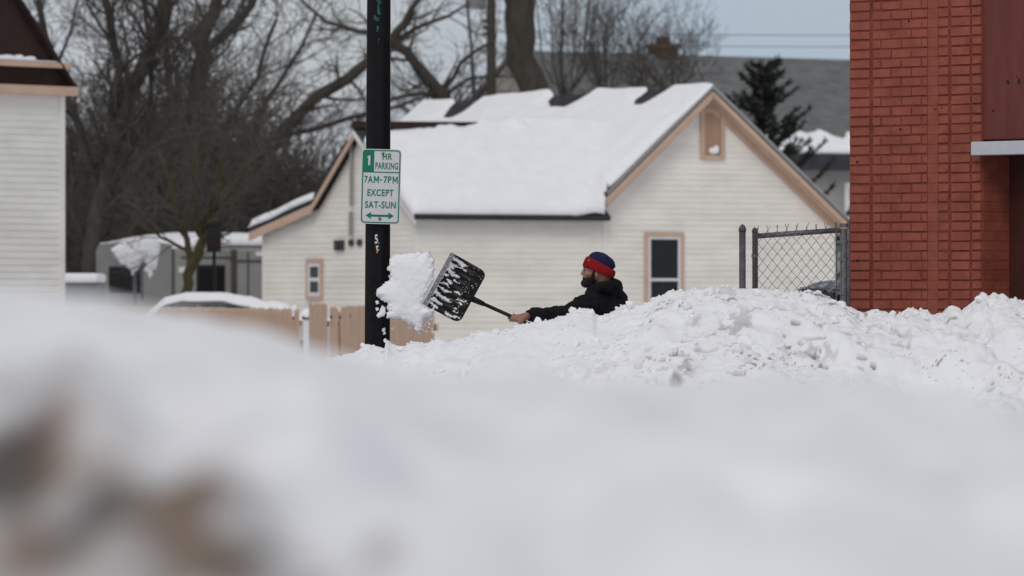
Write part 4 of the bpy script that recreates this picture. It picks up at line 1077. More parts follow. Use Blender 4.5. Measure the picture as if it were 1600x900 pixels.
m.build('paint_chip', M['chip'], pn)
m = MB(); m.fbox(ff, sI - .025, sI + 4, zlb, zl_, -.05, .12); me = modified(m.mesh('ledge'), ('BEVEL', dict(width=.006, segments=2))); link_mesh('ledge', me, M['ledge'], bb)
# recess under the ledge: brick reveal, door frame and dark door leaf
RD = .32
m = MB(); rv_fn = lambda a, z, o=0.0: W.p(sI + o, a, z)      # reveal faces right: pieces along its depth
zz = -.1
while zz < zlb - .02:
    m.fbox(rv_fn, .0, .18 if int(round(zz / CH)) % 2 else .10, zz + J / 2, min(zz + CH - J / 2, zlb - .003), -.05, .003)
    m.fbox(rv_fn, .185 if int(round(zz / CH)) % 2 else .105, RD - .003, zz + J / 2, min(zz + CH - J / 2, zlb - .003), -.05, .003)
    zz += CH
m.fbox(rv_fn, -.003, RD - .001, -.1, zlb - .002, -.048, .0005)
m.build('reveal', M['brick'], bb)
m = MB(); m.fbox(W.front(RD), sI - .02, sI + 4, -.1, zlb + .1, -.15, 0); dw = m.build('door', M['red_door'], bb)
m = MB(); fd = W.front(RD); m.fbox(fd, sI + .30, sI + .36, -.1, zlb, .0, .05); m.fbox(fd, sI + .36, sI + 1.3, zlb - .08, zlb - .003, 0, .05); m.build('door_frame', M['red_panel'], dw)
m = MB(); s = W.u(1573, RD); m.fbox(fd, s - .02, s + .02, W.z(388, s, RD), W.z(370, s, RD), .0, .02); m.build('latch', M['chip'], dw)
m = MB()                                         # nail holes and chips in the brick paint
for (x_, y_, r_) in ((1343, 407, .008), (1410, 202, .010), (1465, 171, .006), (1475, 169, .006), (1423, 33, .008), (1343, 253, .009), (1474, 491, .008)):
    s = W.u(x_); m.tube([ff(s, W.z(y_, s, 0), .022), ff(s, W.z(y_, s, 0), .033 if x_ < 1360 else .0275)], r_, 7)
m.build('nail_hole', M['chip'], bb)
m = MB(); m.box((0, 0, 0), (.001, .001, .001))
# flat roof closing the block
m = MB(); m.slab([W.p(0.02, 0.01, TOP), W.p(sI + 4, 0.01, TOP), W.p(sI + 4, 7, TOP), W.p(.02, 7, TOP)], .1); m.build('roof', M['shingle_dark'], bb)

# ------------------------------------------------------------------ chain link fence and its posts
Y_ = 45.0; sc = Y_ / F
def post(mb, x, ytop, r, Y, cap=True, ball=False, zb=0.0):
    t = at(x, ytop, Y); b = Vector((t.x + .002, Y, zb)); capz = r * 2.2
    mb.tube([b, t - Vector((0, 0, capz))], r, 14)
    if cap:
        c = t - Vector((0, 0, capz)); mb.tube([c, c + Vector((0, 0, capz * .35)), c + Vector((0, 0, capz * .75)), t], [r * 1.16, r * 1.16, r * .75, r * .12], 14)
m = MB(); post(m, 1160, 350, .0265, 44.6); fp = m.build('fence_post', M['post_paint'], smooth=False)
for p_ in fp.data.polygons: p_.use_smooth = len(p_.vertices) == 4
tag(fp, 'lone round capped fence post left of the chain link panel', 'fence post')
cf = thing('chain_link_fence', 'chain link panel with grey posts between lone post and brick wall', 'fence', (at(1245, HZ, Y_).x, Y_, .4))
m = MB(); post(m, 1179, 355, .0195, Y_, zb=.35); m.build('post', M['rust'], cf)
m = MB(); post(m, 1318, 345, .029, Y_, cap=False, zb=.35); m.build('post', M['grey_metal'], cf)
m = MB(); post(m, 1325.5, 338, .012, 45.3, cap=False, zb=.35); m.build('post', M['grey_metal'], cf)
m = MB(); m.tube([at(1181, 369, Y_), at(1312, 359.5, Y_)], .021, 12); m.build('rail', M['grey_metal'], cf, smooth=True)
m = MB(); m.tube([at(1183.5, 356, Y_ - .02), at(1183.5, 520, Y_ - .02)], .006, 6); m.build('tension_bar', M['grey_metal'], cf); m = MB(); m.tube([at(1307, 348, Y_ - .02), at(1307, 520, Y_ - .02)], .007, 6); m.build('tension_bar', M['grey_metal'], cf)
m = MB()
for y_ in (378, 405, 458):
    m = MB(); c = at(1318, y_, Y_); m.tube([c - Vector((0, 0, .013)), c + Vector((0, 0, .013))], .036, 14); a_ = at(1308, y_, Y_); m.box((a_.x, Y_ - .03, c.z - .012), (c.x, Y_ - .02, c.z + .012))
    m.tube([at(1309, y_ + 1, Y_ - .05), at(1309, y_ + 1, Y_ + .01)], .010, 6); m.build('clamp', M['grey_metal'], cf)
m = MB(); c = at(1318, 352, Y_); m.tube([c - Vector((0, 0, .015)), c + Vector((0, 0, .015))], .035, 14)
m.build('clamp', M['grey_metal'], cf); m = MB(); c = at(1179, 400, Y_); m.tube([c - Vector((0, 0, .012)), c + Vector((0, 0, .012))], .026, 14)
m.build('clamp', M['grey_metal'], cf)
m = MB(); x0, x1 = 1184.0, 1307.0; dw_ = 15.2; dh_ = 18.4; nx = int((x1 - x0) / (dw_ / 2)) + 1; rng = random.Random(4)
sag = lambda x, y: 1.0 * math.sin(x * .05) + .7 * math.sin(y * .08 + x * .02)
for i in range(nx):
    xa = x0 + i * dw_ / 2
    if xa > x1 - 2: break
    pts = []; y = 362.0 - (xa - x0) * .05; k = 0
    pts.append(at(xa + (dw_ / 2) * (.7 if i % 2 else .3) + rng.uniform(-2, 2), y - 8 + rng.uniform(-3, 3), Y_ - .03))
    while y < 500:
        side = (k + i) % 2
        xx = xa + (dw_ / 2 if side else 0) + rng.uniform(-.5, .5)
        pts.append(at(min(xx, x1), y + sag(xx, y), Y_ - .021 - .006 * side)); y += dh_ / 2; k += 1
    m.tube(pts, .0023, 4)
m.build('wire_mesh', M['wire'], cf)

# ------------------------------------------------------------------ wheeled bin
bx = at(1322, HZ, 49.5); zb = .52
bn = thing('wheeled_bin', 'navy wheeled bin with pale dusted lid behind the chain link', 'bin', (bx.x, 49.5, zb))
m = MB(); c = Vector((bx.x, 49.5, 0)); hw, hd = .24, .26
m.hexa([(c.x - hw * .8, c.y - hd * .8, zb), (c.x + hw * .8, c.y - hd * .8, zb), (c.x + hw * .8, c.y + hd * .8, zb), (c.x - hw * .8, c.y + hd * .8, zb), (c.x - hw, c.y - hd, zb + .93), (c.x + hw, c.y - hd, zb + .93), (c.x + hw, c.y + hd, zb + .93), (c.x - hw, c.y + hd, zb + .93)])
m.box((c.x - hw - .02, c.y - hd - .03, zb + .86), (c.x + hw + .02, c.y + hd + .03, zb + .935)); me = modified(m.mesh('body'), ('BEVEL', dict(width=.015, segments=2))); link_mesh('body', me, M['bin_body'], bn)
m = MB()
xs_ = np.linspace(-hd - .08, hd + .05, 14); g = []
for t in xs_:
    q = (t + hd) / (2 * hd); zz = zb + .95 + .06 * math.sin(max(0, min(1, q)) * math.pi) ** .5
    g.append([(c.x - hw - .035, c.y + t, zb + .915), (c.x - hw + .04, c.y + t, zz), (c.x + hw - .04, c.y + t, zz), (c.x + hw + .035, c.y + t, zb + .915)])
m.add([p for r_ in g for p in r_], [(i * 4 + j, i * 4 + j + 1, (i + 1) * 4 + j + 1, (i + 1) * 4 + j) for i in range(13) for j in range(3)])
me = modified(m.mesh('lid'), ('SOLIDIFY', dict(thickness=.02, offset=-1)))
T = Matrix.Translation(c + Vector((0, 0, zb + .95))) @ Matrix.Rotation(math.radians(0), 4, 'Z') @ Matrix.Translation(-(c + Vector((0, 0, zb + .95))))
me.transform(T); link_mesh('lid', me, M['bin_lid'], bn, smooth=True)
m = MB(); m.tube([(c.x - hw * .8, c.y - hd - .06, zb + .93), (c.x + hw * .8, c.y - hd - .06, zb + .93)], .022, 10); m.build('handle', M['bin_body'], bn)
for s_ in (-1, 1):
    m = MB(); m.tube([(c.x + s_ * hw * .8, c.y - hd * .8, zb + .1), (c.x + s_ * (hw * .8 + .05), c.y - hd * .8, zb + .1)], .1, 16); m.build('wheel', M['rubber'], bn)
# bin turned so that its handle points to the left
bn.rotation_euler = (0, 0, math.radians(-62))

# ------------------------------------------------------------------ black street pole
PY = 43.6
pt = at(593.2, -260, PY); pbz = at(588.6, 690, PY); pbz.z = 0
pole = thing('street_pole', 'black octagonal street pole with flaking paint left of the shovel', 'pole', pbz)
m = MB(); rot = math.pi / 8
m.tube([pbz, pt], [.108, .094], 8, phase=rot); shaft = m.build('shaft', M['black_paint'], pole)
me = shaft.data
sh2 = modified(me.copy(), ('BEVEL', dict(width=.010, segments=2, limit_method='ANGLE', angle_limit=.5))); sh2.materials.append(M['black_paint']); shaft.data = sh2
m = MB(); m.tube([pbz, pbz + Vector((0, 0, .25))], .15, 16); m.tube([pbz + Vector((0, 0, .25)), pbz + Vector((0, 0, .3))], [.15, .11], 16); m.build('base', M['black_paint'], pole)
def fy(py): # front face of the pole at an image row
    t = (py + 260) / (690 + 260); return PY - (.094 + .013 * t) * math.cos(rot) 
for (poly, sd_s) in (([(587, -4), (592, -3), (596, 4), (593, 8), (592, 16), (589, 12), (591, 6)], 3), ([(590, 14), (594, 12), (595, 22), (592, 24), (589, 22)], 4), ([(585, 24), (592, 29), (591, 33), (584, 31)], 5), ([(588, 40), (593, 41), (591, 49), (589, 50)], 6), ([(591, 60), (593, 62), (591, 66)], 7)):
    ragged('paint_flake', poly, fy(poly[0][1]) - .0005, .0025, sd_s, M['green_flake'], step=.35, jag=.9, jsc=2.2, parent=pole)
ragged('snow_fleck', [(598, 514), (601, 512), (602, 521), (599, 523)], fy(518) - .004, .006, 9, M['snow'], step=.4, jag=1.0, jsc=2.5, parent=pole)

# ------------------------------------------------------------------ text
def text_mesh(txt, bold=.0):
    cu = bpy.data.curves.new('t', 'FONT'); cu.body = txt; cu.offset = bold; cu.extrude = 0; cu.resolution_u = 4; cu.space_character = 1.12
    o = bpy.data.objects.new('t', cu); COL.objects.link(o)
    dg = bpy.context.evaluated_depsgraph_get(); dg.update()
    me = bpy.data.meshes.new_from_object(o.evaluated_get(dg)); bpy.data.objects.remove(o); bpy.data.curves.remove(cu)
    me.materials.clear(); return me
SYc = 43.6 - .105 - .035                          # sign plane
sgc = at(595.0, 291.5, SYc); scs = SYc / F; th = math.radians(1.6)
ex = Vector((math.cos(th), 0, -math.sin(th))); ez = Vector((math.sin(th), 0, math.cos(th)))
def sg(x, y, o=0.0):
    """sign coordinates (picture px as measured on the sign, +o out of its face)"""
    return sgc + ex * ((x - 595) * scs) - ez * ((y - 291.5) * scs) + Vector((0, -o, 0))
def rrect(x0, x1, y0, y1, r, n=6):
    P = []
    for (cx_, cy__, a0) in ((x1 - r, y0 + r, -90), (x1 - r, y1 - r, 0), (x0 + r, y1 - r, 90), (x0 + r, y0 + r, 180)):
        for k in range(n + 1):
            a = math.radians(a0 + 90 * k / n); P.append((cx_ + r * math.cos(a), cy__ + r * math.sin(a)))
    return P
sign = thing('parking_sign', 'white and green one hour parking sign bolted on the black pole', 'sign', sgc - Vector((0, 0, .29)))
m = MB(); m.prism([sg(x, y, 0) for x, y in rrect(564, 626, 233, 350, 6)], (0, .003, 0)); m.build('plate', M['sign_white'], sign)
m = MB(); o_ = rrect(565.3, 624.7, 234.3, 348.7, 5.2); i_ = rrect(567.2, 622.8, 236.2, 346.8, 3.6); n = len(o_)
m.add([sg(x, y, .0012) for x, y in o_ + i_], [(k, (k + 1) % n, n + (k + 1) % n, n + k) for k in range(n)]); 
m.add([sg(x, y, .0013) for x, y in ((566.5, 268.2), (623.5, 268.2), (623.5, 270), (566.5, 270))], [(0, 1, 2, 3)])
m.build('border', M['sign_green'], sign)
m = MB(); P_ = [(566.2, 268.3), (583.6, 268.3), (583.6, 235.2)] + [p for p in rrect(566.2, 700, 235.2, 400, 4.5)[-7:]][::-1]
m.add([sg(x, y, .0015) for x, y in P_], [tuple(range(len(P_)))]); m.build('hour_block', M['sign_green'], sign)
def put_text(txt, x0, x1, y0, y1, material, name='lettering', bold=.022, o=.002, fn=sg, parent=None):
    me = text_mesh(txt, bold); n = len(me.vertices); co = np.empty(n * 3, 'f'); me.vertices.foreach_get('co', co); co = co.reshape(-1, 3)
    mn, mx_ = co.min(0), co.max(0)
    for i in range(n):
        fx_ = (co[i, 0] - mn[0]) / (mx_[0] - mn[0]); fy_ = (co[i, 1] - mn[1]) / (mx_[1] - mn[1])
        me.vertices[i].co = fn(x0 + fx_ * (x1 - x0), y1 - fy_ * (y1 - y0), o)
    return link_mesh(name, me, material, parent)
for (t_, a, b, c_, d_) in (('HR', 596.5, 611.5, 239.5, 249.6), ('PARKING', 585.8, 621.2, 253.6, 264.6), ('7A', 569.0, 582.4, 275.2, 286.2), ('-', 593.2, 596.8, 280.0, 281.8), ('7P', 599.2, 611.4, 275.2, 286.2), ('EXCEPT', 574.4, 615, 295.8, 306.6), ('SAT-SUN', 571.2, 619.3, 314.6, 325.6)):
    put_text(t_, a, b, c_, d_, M['sign_green'], parent=sign)
m = MB(); m.add([sg(x, y, .002) for x, y in ((574.3, 258.6), (577.4, 258.6), (577.4, 243.4), (575.6, 243.4), (574.3, 244.6), (572.4, 245.6), (572.4, 247.4), (574.3, 246.8))], [(0, 1, 2, 3, 4, 7), (4, 5, 6, 7)]); m.build('lettering', M['sign_white'], sign)
for x0_ in (583.9, 613.2):
    x1_ = x0_ + 8.0; t_ = 1.55; xm = (x0_ + x1_) / 2; m = MB(); ya, yb = 275.2, 286.2
    m.add([sg(x, y, .002) for x, y in ((x0_, yb), (x0_ + t_, yb), (x0_ + t_, ya), (x0_, ya))], [(0, 1, 2, 3)])
    m.add([sg(x, y, .002) for x, y in ((x1_ - t_, yb), (x1_, yb), (x1_, ya), (x1_ - t_, ya))], [(0, 1, 2, 3)])
    m.add([sg(x, y, .0021) for x, y in ((x0_ + .2, ya), (x0_ + t_ + .2, ya), (xm + .75, yb - 2.6), (xm - .75, yb - 2.6))], [(0, 3, 2, 1)])
    m.add([sg(x, y, .0022) for x, y in ((x1_ - t_ - .2, ya), (x1_ - .2, ya), (xm + .75, yb - 2.6), (xm - .75, yb - 2.6))], [(0, 3, 2, 1)])
    m.build('lettering', M['sign_green'], sign)
m = MB(); A = [(572.5, 337), (581, 331.6), (581, 335.4), (608, 335.4), (608, 331.6), (616.5, 337), (608, 342.4), (608, 338.8), (581, 338.8), (581, 342.4)]
m.add([sg(x, y, .0018) for x, y in A], [(0, 1, 2, 7, 8, 9)[0:3] + (8, 9), (2, 3, 7, 8), (3, 4, 5, 6, 7)]); m.build('arrow', M['sign_green'], sign)
for (x_, y_) in ((597.2, 240.2), (594.8, 342.0)):
    m = MB(); c = sg(x_, y_, .0); m.tube([c, c + Vector((0, -.008, 0))], .0115, 12); m.tube([c + Vector((0, -.008, 0)), c + Vector((0, -.014, 0))], .006, 6); m.build('bolt', M['grey_metal'], sign)
m = MB(); a_ = sg(590, 236, -.003); b_ = sg(600, 244, -.003); m.box((a_.x, a_.y, b_.z), (b_.x, a_.y + .045, a_.z)); a_ = sg(590, 339, -.003); b_ = sg(600, 346, -.003); m.box((a_.x, a_.y, b_.z), (b_.x, a_.y + .045, a_.z)); m.build('bracket', M['grey_metal'], sign)
# marks on the pole under the sign
def pf(x, y, o=0.0): return at(x, y, fy(y) - o)
put_text('.', 591.2, 592.4, 379.0, 380.5, M['sticker_white'], 'number_sticker', .0, .002, pf, pole)
put_text('5', 585.4, 590.6, 366.5, 380.5, M['sticker_white'], 'number_sticker', .02, .002, pf, pole)
put_text('t', 586.6, 592.4, 382.8, 391.5, M['sticker_white'], 'number_sticker', .01, .002, pf, pole)
m = MB(); m.add([pf(588.2, 389, .0026), pf(590.6, 389.5, .0026), pf(590.0, 396, .0026), pf(588.4, 395.2, .0026)], [(0, 1, 2, 3)]); m.build('sticker_scrap', M['orange'], pole)
m = MB(); m.add([pf(583.5, 381.6, .0015), pf(593.5, 381.2, .0015), pf(593.5, 382.0, .0015), pf(583.5, 382.4, .0015)], [(0, 1, 2, 3)]); m.build('sticker_edge', mat('sticker_edge', (.05, .048, .045), .6), pole)

# ------------------------------------------------------------------ shovel
VY = 43.95; sv = VY / F
c0 = at(683.5, 435, VY)                                   # middle of the wear edge
e_ = Vector((-45, 0, -82)).normalized(); d_ = Vector((82, 0, -45)).normalized(); n_ = Vector((0, -1, 0))
tip_tilt = .10
shovel = thing('snow_shovel', 'black snow shovel with snow streaked blade held out by the man', 'shovel', c0)
WB, DB = .455, .315
def bl_off(s): return -.055 * math.sin(min(1, max(0, s / (DB * .92))) * math.pi) ** .9 + .02 * (s / DB) ** 2 + .022 * max(0, (s - DB * .86) / (DB * .14)) ** 2
def bp(w_, s, o=0.0):
    """blade point: w_ along the edge, s back from it, o towards the viewer"""
    rib = .0035 * math.cos(2 * math.pi * w_ / .052) * min(1, s / .05) * (1 if s < DB * .9 else max(0, (DB - s) / (DB * .1)))
    return c0 + e_ * w_ + d_ * s + n_ * (bl_off(s) + rib + o) + Vector((0, 1, 0)) * (tip_tilt * s * .5)
nw, ns = 90, 48; m = MB()
def half_w(s):
    r = .05; h = WB / 2 - .004 * (s / DB)
    if s > DB - r: h -= r - math.sqrt(max(0, r * r - (s - DB + r) ** 2))
    return h
sl_ = [DB * i / ns for i in range(ns + 1)]; sl_[-1] -= .0005
vs = [bp(half_w(s) * (2 * j / nw - 1), s) for s in sl_ for j in range(nw + 1)]
m.add(vs, [(i * (nw + 1) + j, i * (nw + 1) + j + 1, (i + 1) * (nw + 1) + j + 1, (i + 1) * (nw + 1) + j) for i in range(ns) for j in range(nw)])
me = weld(m.mesh('blade')); me = modified(me, ('SOLIDIFY', dict(thickness=.006, offset=0))); link_mesh('blade', me, M['shovel_black'], shovel, smooth=True)
m = MB()
ww = [WB / 2 * (2 * j / 40 - 1) for j in range(41)]
for k, (s0, s1, o0, o1) in enumerate(((-.006, .024, .006, .010),)):
    for j in range(40):
        w0, w1 = ww[j], ww[j + 1]
        f0 = c0 + e_ * w0; f1 = c0 + e_ * w1
        m.hexa([f0 + d_ * s0 + n_ * o0, f1 + d_ * s0 + n_ * o0, f1 + d_ * s1 + n_ * (o0 - .012), f0 + d_ * s1 + n_ * (o0 - .012), f0 + d_ * s0 + n_ * o1, f1 + d_ * s0 + n_ * o1, f1 + d_ * s1 + n_ * (o1 - .010), f0 + d_ * s1 + n_ * (o1 - .010)])
m.build('wear_strip', M['strip'], shovel)
m = MB()
for j in range(6):
    q = c0 + e_ * (WB * (.43 - .172 * j)) + d_ * .009 + n_ * .004; m.tube([q, q + n_ * .007], .0055, 8)
m.build('rivet', M['sign_white'], shovel)
# streaks of snow left on the blade, running back from the edge: (across, start, end, half width)
gw = np.arange(-WB / 2 + .006, WB / 2 - .006, .0022); gs = np.arange(.020, DB - .012, .0022)
Wg, Sg = np.meshgrid(gw, gs); val = np.full(Wg.shape, -1.0)
streaks = [(-.188, .03, .165, .013), (-.15, .02, .09, .020), (-.155, .09, .175, .007), (-.095, .02, .085, .013), (-.085, .085, .13, .008), (-.04, .02, .055, .015), (-.03, .06, .10, .010), (.005, .03, .05, .014), (.012, .055, .10, .010), (.05, .02, .085, .010), (.045, .10, .16, .008),
           (.105, .03, .175, .0135), (.07, .02, .05, .012), (.165, .03, .115, .010), (.19, .03, .10, .010), (.02, .16, .205, .010), (.135, .21, .255, .006), (.165, .235, .26, .009), (.09, .24, .265, .005), (.185, .255, .285, .008), (.20, .19, .25, .005), (.06, .225, .26, .004), (-.05, .13, .16, .004)]
nzs = fbm(Wg / .018, Sg / .05, 91, 4, .6); nz2 = fbm(Wg / .008, Sg / .012, 95, 3, .6)
for (wc, s0, s1, hw_) in streaks:
    wob = wc + .006 * np.sin(Sg * 40 + wc * 90)
    cap = np.minimum(Sg - s0 + .01, (s1 - Sg) * .35); dd = hw_ - np.abs(Wg - wob)
    val = np.maximum(val, np.minimum(dd, cap))
val = val + nzs * .014 + nz2 * .009 - .0015
val = np.maximum(val, .012 - (Sg - .020) * .9 + nz2 * .012 - .003)
speck = (fbm(Wg / .006, Sg / .006, 97, 2) - .50) * .02 * (Sg > .2); val = np.maximum(val, speck)
def bp_arr(a, b, off):
    rib = .0035 * np.cos(2 * np.pi * a / .052) * np.clip(b / .05, 0, 1) * np.where(b < DB * .9, 1, np.clip((DB - b) / (DB * .1), 0, 1))
    o = -.055 * np.sin(np.clip(b / (DB * .92), 0, 1) * np.pi) ** .9 + .02 * (b / DB) ** 2 + .022 * np.clip((b - DB * .86) / (DB * .14), 0, None) ** 2 + rib + .0035 + off
    return c0.x + e_.x * a + d_.x * b, c0.y + e_.y * a + d_.y * b + n_.y * o + tip_tilt * b * .5, c0.z + e_.z * a + d_.z * b
me = blob_mesh('stuck_snow', val, bp_arr, gw, gs, .005, 19, .3); link_mesh('stuck_snow', me, M['snow'], shovel, smooth=True)
h0 = bp(0.012, DB - .035, -.012); h1 = at(901, 540, VY - .02); 
hd_ = (h1 - h0).normalized()
m = MB(); m.tube([h0 - hd_ * .05, h0 + hd_ * .02, h0 + hd_ * .06, h0 + hd_ * .13], [.012, .026, .024, .0185], 14); m.build('socket', M['shovel_black'], shovel, smooth=True)
m = MB(); m.tube([h0 + hd_ * .05, h1], .0148, 14); hnd = m.build('handle', M['shovel_black'], shovel, smooth=True)
gd = Vector((0, 1, 0)).cross(hd_).normalized()
m = MB(); m.tube([h1, h1 + hd_ * .03 + gd * .05, h1 + hd_ * .10 + gd * .055, h1 + hd_ * .115, h1 + hd_ * .10 - gd * .055, h1 + hd_ * .03 - gd * .05, h1], .012, 10); m.build('grip', M['shovel_black'], hnd, smooth=True)

# ------------------------------------------------------------------ thrown snow
clump = [(611, 402), (622, 396), (642, 394), (658, 396), (670, 393), (676, 404), (679, 422), (676, 440), (666, 462), (660, 474), (664, 480), (676, 484), (672, 494), (662, 500), (660, 514), (650, 517), (645, 508), (634, 503), (627, 498), (616, 499), (605, 495), (607, 486), (605, 474), (598, 468), (590, 465), (587, 457), (595, 447), (608, 436), (609, 428), (607, 416)]
ragged('thrown_snow', clump, 43.30, .075, 23, M['snow_slab'], step=.85, jag=2.0, jsc=6, label='big ragged slab of snow thrown off the shovel in midair', cat='snow clump', rough=.045)
GB = 'small snow bits flying round the thrown slab'
bits = [([(595, 476), (601, 475), (602, 482), (597, 484)], 'tiny snow lump below the slab, nearest the black pole edge'.replace('nearest the black pole edge', 'uppermost before the black pole'), 43.32),
        ([(587, 471), (591, 470), (592, 475), (588, 475)], None, 43.3),
        ([(586, 481), (591, 479), (592, 484), (587, 486)], None, 43.3),
        ([(588, 494), (593, 487), (597, 476), (602, 480), (603, 489), (600, 494), (592, 497)], None, 43.3)]
bits = [([(587, 471), (591, 470), (592.5, 474), (588.5, 475.5)], 'upper tiny round snow bit flying before the black pole'), ([(587, 481), (590.5, 480), (592, 484), (588, 486.5)], 'lower tiny round snow bit flying before the black pole'),
        ([(587.5, 493), (593, 487), (597, 477), (602, 480), (603, 489), (600, 494), (592, 496.5)], 'long snow lump tumbling before the black pole under the slab')]
for k, (pl, lab) in enumerate(bits):
    ragged('snow_bit', pl, 43.32 + .01 * k, .016, 31 + k, M['snow'], step=.4, jag=.55, jsc=3, label=lab, cat='snow bit', group=GB)
rng = random.Random(77)
crumb_spots = [(668, 503), (673, 498), (677, 492), (679, 505), (670, 511), (666, 518), (675, 513), (680, 498), (674, 487), (664, 508), (613, 513), (678, 481), (639, 512), (655, 521), (671, 506), (676, 518)]
src = None
for (x_, y_) in crumb_spots:
    r_ = rng.uniform(1.4, 2.9) if (x_, y_) != (613, 513) else 1.8
    if src is None:
        m = MB(); m.ball((0, 0, 0), 1.0, 8, 6); me = m.mesh('snow_crumb')
        for v_ in me.vertices: v_.co *= rng.uniform(.65, 1.2)
        me.materials.append(M['snow']); src = bpy.data.objects.new('snow_crumb', me)
        tag(src, 'pea sized snow crumb flying beside the thrown slab', 'snow crumb', 'loose crumbs of the thrown snow'); o = src
    else:
        o = src.copy()
    COL.objects.link(o); o.location = at(x_, y_, 43.4 + rng.uniform(-.1, .1)); s_ = r_ * 43.4 / F; o.data.materials[0] = M['snow_plain']
    o.scale = (s_ * rng.uniform(.6, 1.3), s_, s_ * rng.uniform(.6, 1.4)); o.rotation_euler = (rng.random() * 6, rng.random() * 6, rng.random() * 6)

# ------------------------------------------------------------------ the man
MY = 44.2; ms = MY / F
def mp(x, y, dy=0.0): return at(x, y, MY) + Vector((0, dy, 0))
man = thing('person', 'man in red and blue knit hat and black hoodie shovelling behind the snowbank', 'person', (mp(945, HZ).x, MY + .1, 0))
def fuse(m, vox, smooth=3, fac=.5):
    me = m.mesh('f'); return modified(me, ('REMESH', dict(mode='VOXEL', voxel_size=vox)), ('SMOOTH', dict(factor=fac, iterations=smooth)))
# body: one continuous skin from feet to head and hands
m = MB()
HC = mp(935.5, 419)                                         # skull centre
ht = math.radians(6); hx = Vector((-math.cos(ht), 0, math.sin(ht) * .2)).normalized()
m.ball(HC, (.104, .078, .112), 24, 16)
fx = lambda x, y, dy=0.0: mp(x, y, dy)
m.ball(fx(924, 424), (.062, .062, .075), 18, 12)           # face block
m.ball(fx(923, 437), (.060, .052, .050), 18, 12)           # jaw
m.ball(fx(916, 444), (.026, .030, .022), 12, 8)            # chin
m.ball(fx(915.5, 417.5), (.020, .055, .012), 12, 8)        # brow ridge
m.capsule(fx(912.8, 420.5), .009, fx(909.4, 427.6), .0115, 10)      # nose
m.ball(fx(910.8, 429.0), (.011, .019, .008), 10, 8)
for s_ in (-1, 1):
    m.ball(fx(918.5, 428, s_ * .04), (.028, .025, .022), 12, 8)     # cheeks
    m.ball(fx(915.2, 421.6, s_ * .031), (.010, .014, .009), 10, 8)  # lids
    m.ball(fx(932.0, 428, s_ * .076), (.016, .011, .031), 12, 8)    # ears
m.ball(fx(911.6, 434.6), (.011, .022, .006), 10, 8); m.ball(fx(911.8, 437.0), (.011, .021, .007), 10, 8)    # lips
NB = fx(945, 452, .06)
m.capsule(fx(940, 430), .062, NB, .068)                     # neck
SL, SR = fx(925, 471, -.06), fx(961, 467, .30); CH_ = fx(946, 482, .12); WA = fx(950, 535, .14); HP = fx(953, 566, .12)
m.capsule(CH_, .125, WA, .115); m.capsule(WA, .115, HP, .125); m.capsule(SL, .055, CH_, .11); m.capsule(SR, .055, CH_, .11); m.capsule(NB, .066, CH_, .10)
EL, WL_ = fx(884, 488, -.10), fx(829, 492.5, -.03)
m.capsule(SL, .056, EL, .044); m.capsule(EL, .043, WL_, .028)
ER = fx(952, 522, .30); gripP = h1 + hd_ * .11; WR = gripP + Vector((.075, .045, .015))
m.capsule(SR, .056, ER, .044); m.capsule(ER, .043, WR, .029)
KL, FL = fx(915, 648, .0), fx(912, 728, .06); KR, FRt = fx(983, 650, .22), fx(995, 728, .30)
for (hp_, k_, f_) in ((HP + Vector((-.05, -.06, -.03)), KL, FL), (HP + Vector((.06, .08, -.03)), KR, FRt)):
    m.capsule(hp_, .095, k_, .062); m.capsule(k_, .060, f_, .042)
    m.capsule(f_ + Vector((0, 0, -.045)), .04, f_ + Vector((-.17, -.02, -.065)), .032)
# hands: palm, four curled fingers of unequal length, thumb; h = handle axis towards the blade
def hand(m, wrist, hpt, ax, palm_dir, side):
    """hpt: point on the handle at the middle of the grip, ax: handle axis towards the index finger, palm_dir: from handle to palm"""
    ax = ax.normalized(); pd = (palm_dir - ax * palm_dir.dot(ax)).normalized(); wv_ = ax.cross(pd) * side
    base = hpt + pd * .034
    m.capsule(wrist, .028, base - ax * .030, .026, 10); m.capsule(wrist, .027, base + ax * .026, .023, 10)
    m.capsule(base - ax * .032, .021, base + ax * .034, .021, 10)
    for i, (off, ln, r_) in enumerate(((.036, .92, .0092), (.013, 1.0, .0098), (-.010, .95, .0093), (-.032, .80, .0082))):
        c = hpt + ax * off; rad = .0148 + r_ * .95
        pts = []
        for k in range(7):
            a = math.radians(25 + ln * 215 * k / 6)
            rr = rad if k > 0 else rad + .010
            pts.append(c + pd * (math.cos(a) * rr) + wv_ * (math.sin(a) * rr) + ax * (.002 * k))
        m.capsule(base + ax * off * .95 + wv_ * .006, r_ * 1.25, pts[0], r_ * 1.15, 8)
        for k in range(6): m.capsule(pts[k], r_ * (1.12 - .05 * k), pts[k + 1], r_ * (1.07 - .05 * k), 8)
    t0 = base + ax * .020 - wv_ * .014; t1 = hpt + ax * .046 - wv_ * .030 + pd * .012; t2 = hpt + ax * .066 - wv_ * .022 - pd * .014
    m.capsule(t0, .015, t1, .0115, 8); m.capsule(t1, .0115, t2, .0095, 8)
tmid = ((mp(813, 493) - h0).dot(hd_)); hp_ = h0 + hd_ * tmid
# seen from the palm's back: the palm lies on the near, lower side of the handle
hand(m, WL_ + Vector((-.02, 0, 0)), hp_, -hd_, Vector((.35, -.75, -.25)), 1)
hand(m, WR, gripP, Vector((0, 1, 0)) * -1, Vector((1, 0, .2)), 1)
me = fuse(m, .0045, 3); body_o = link_mesh('body', me, M['skin'], man, smooth=True)
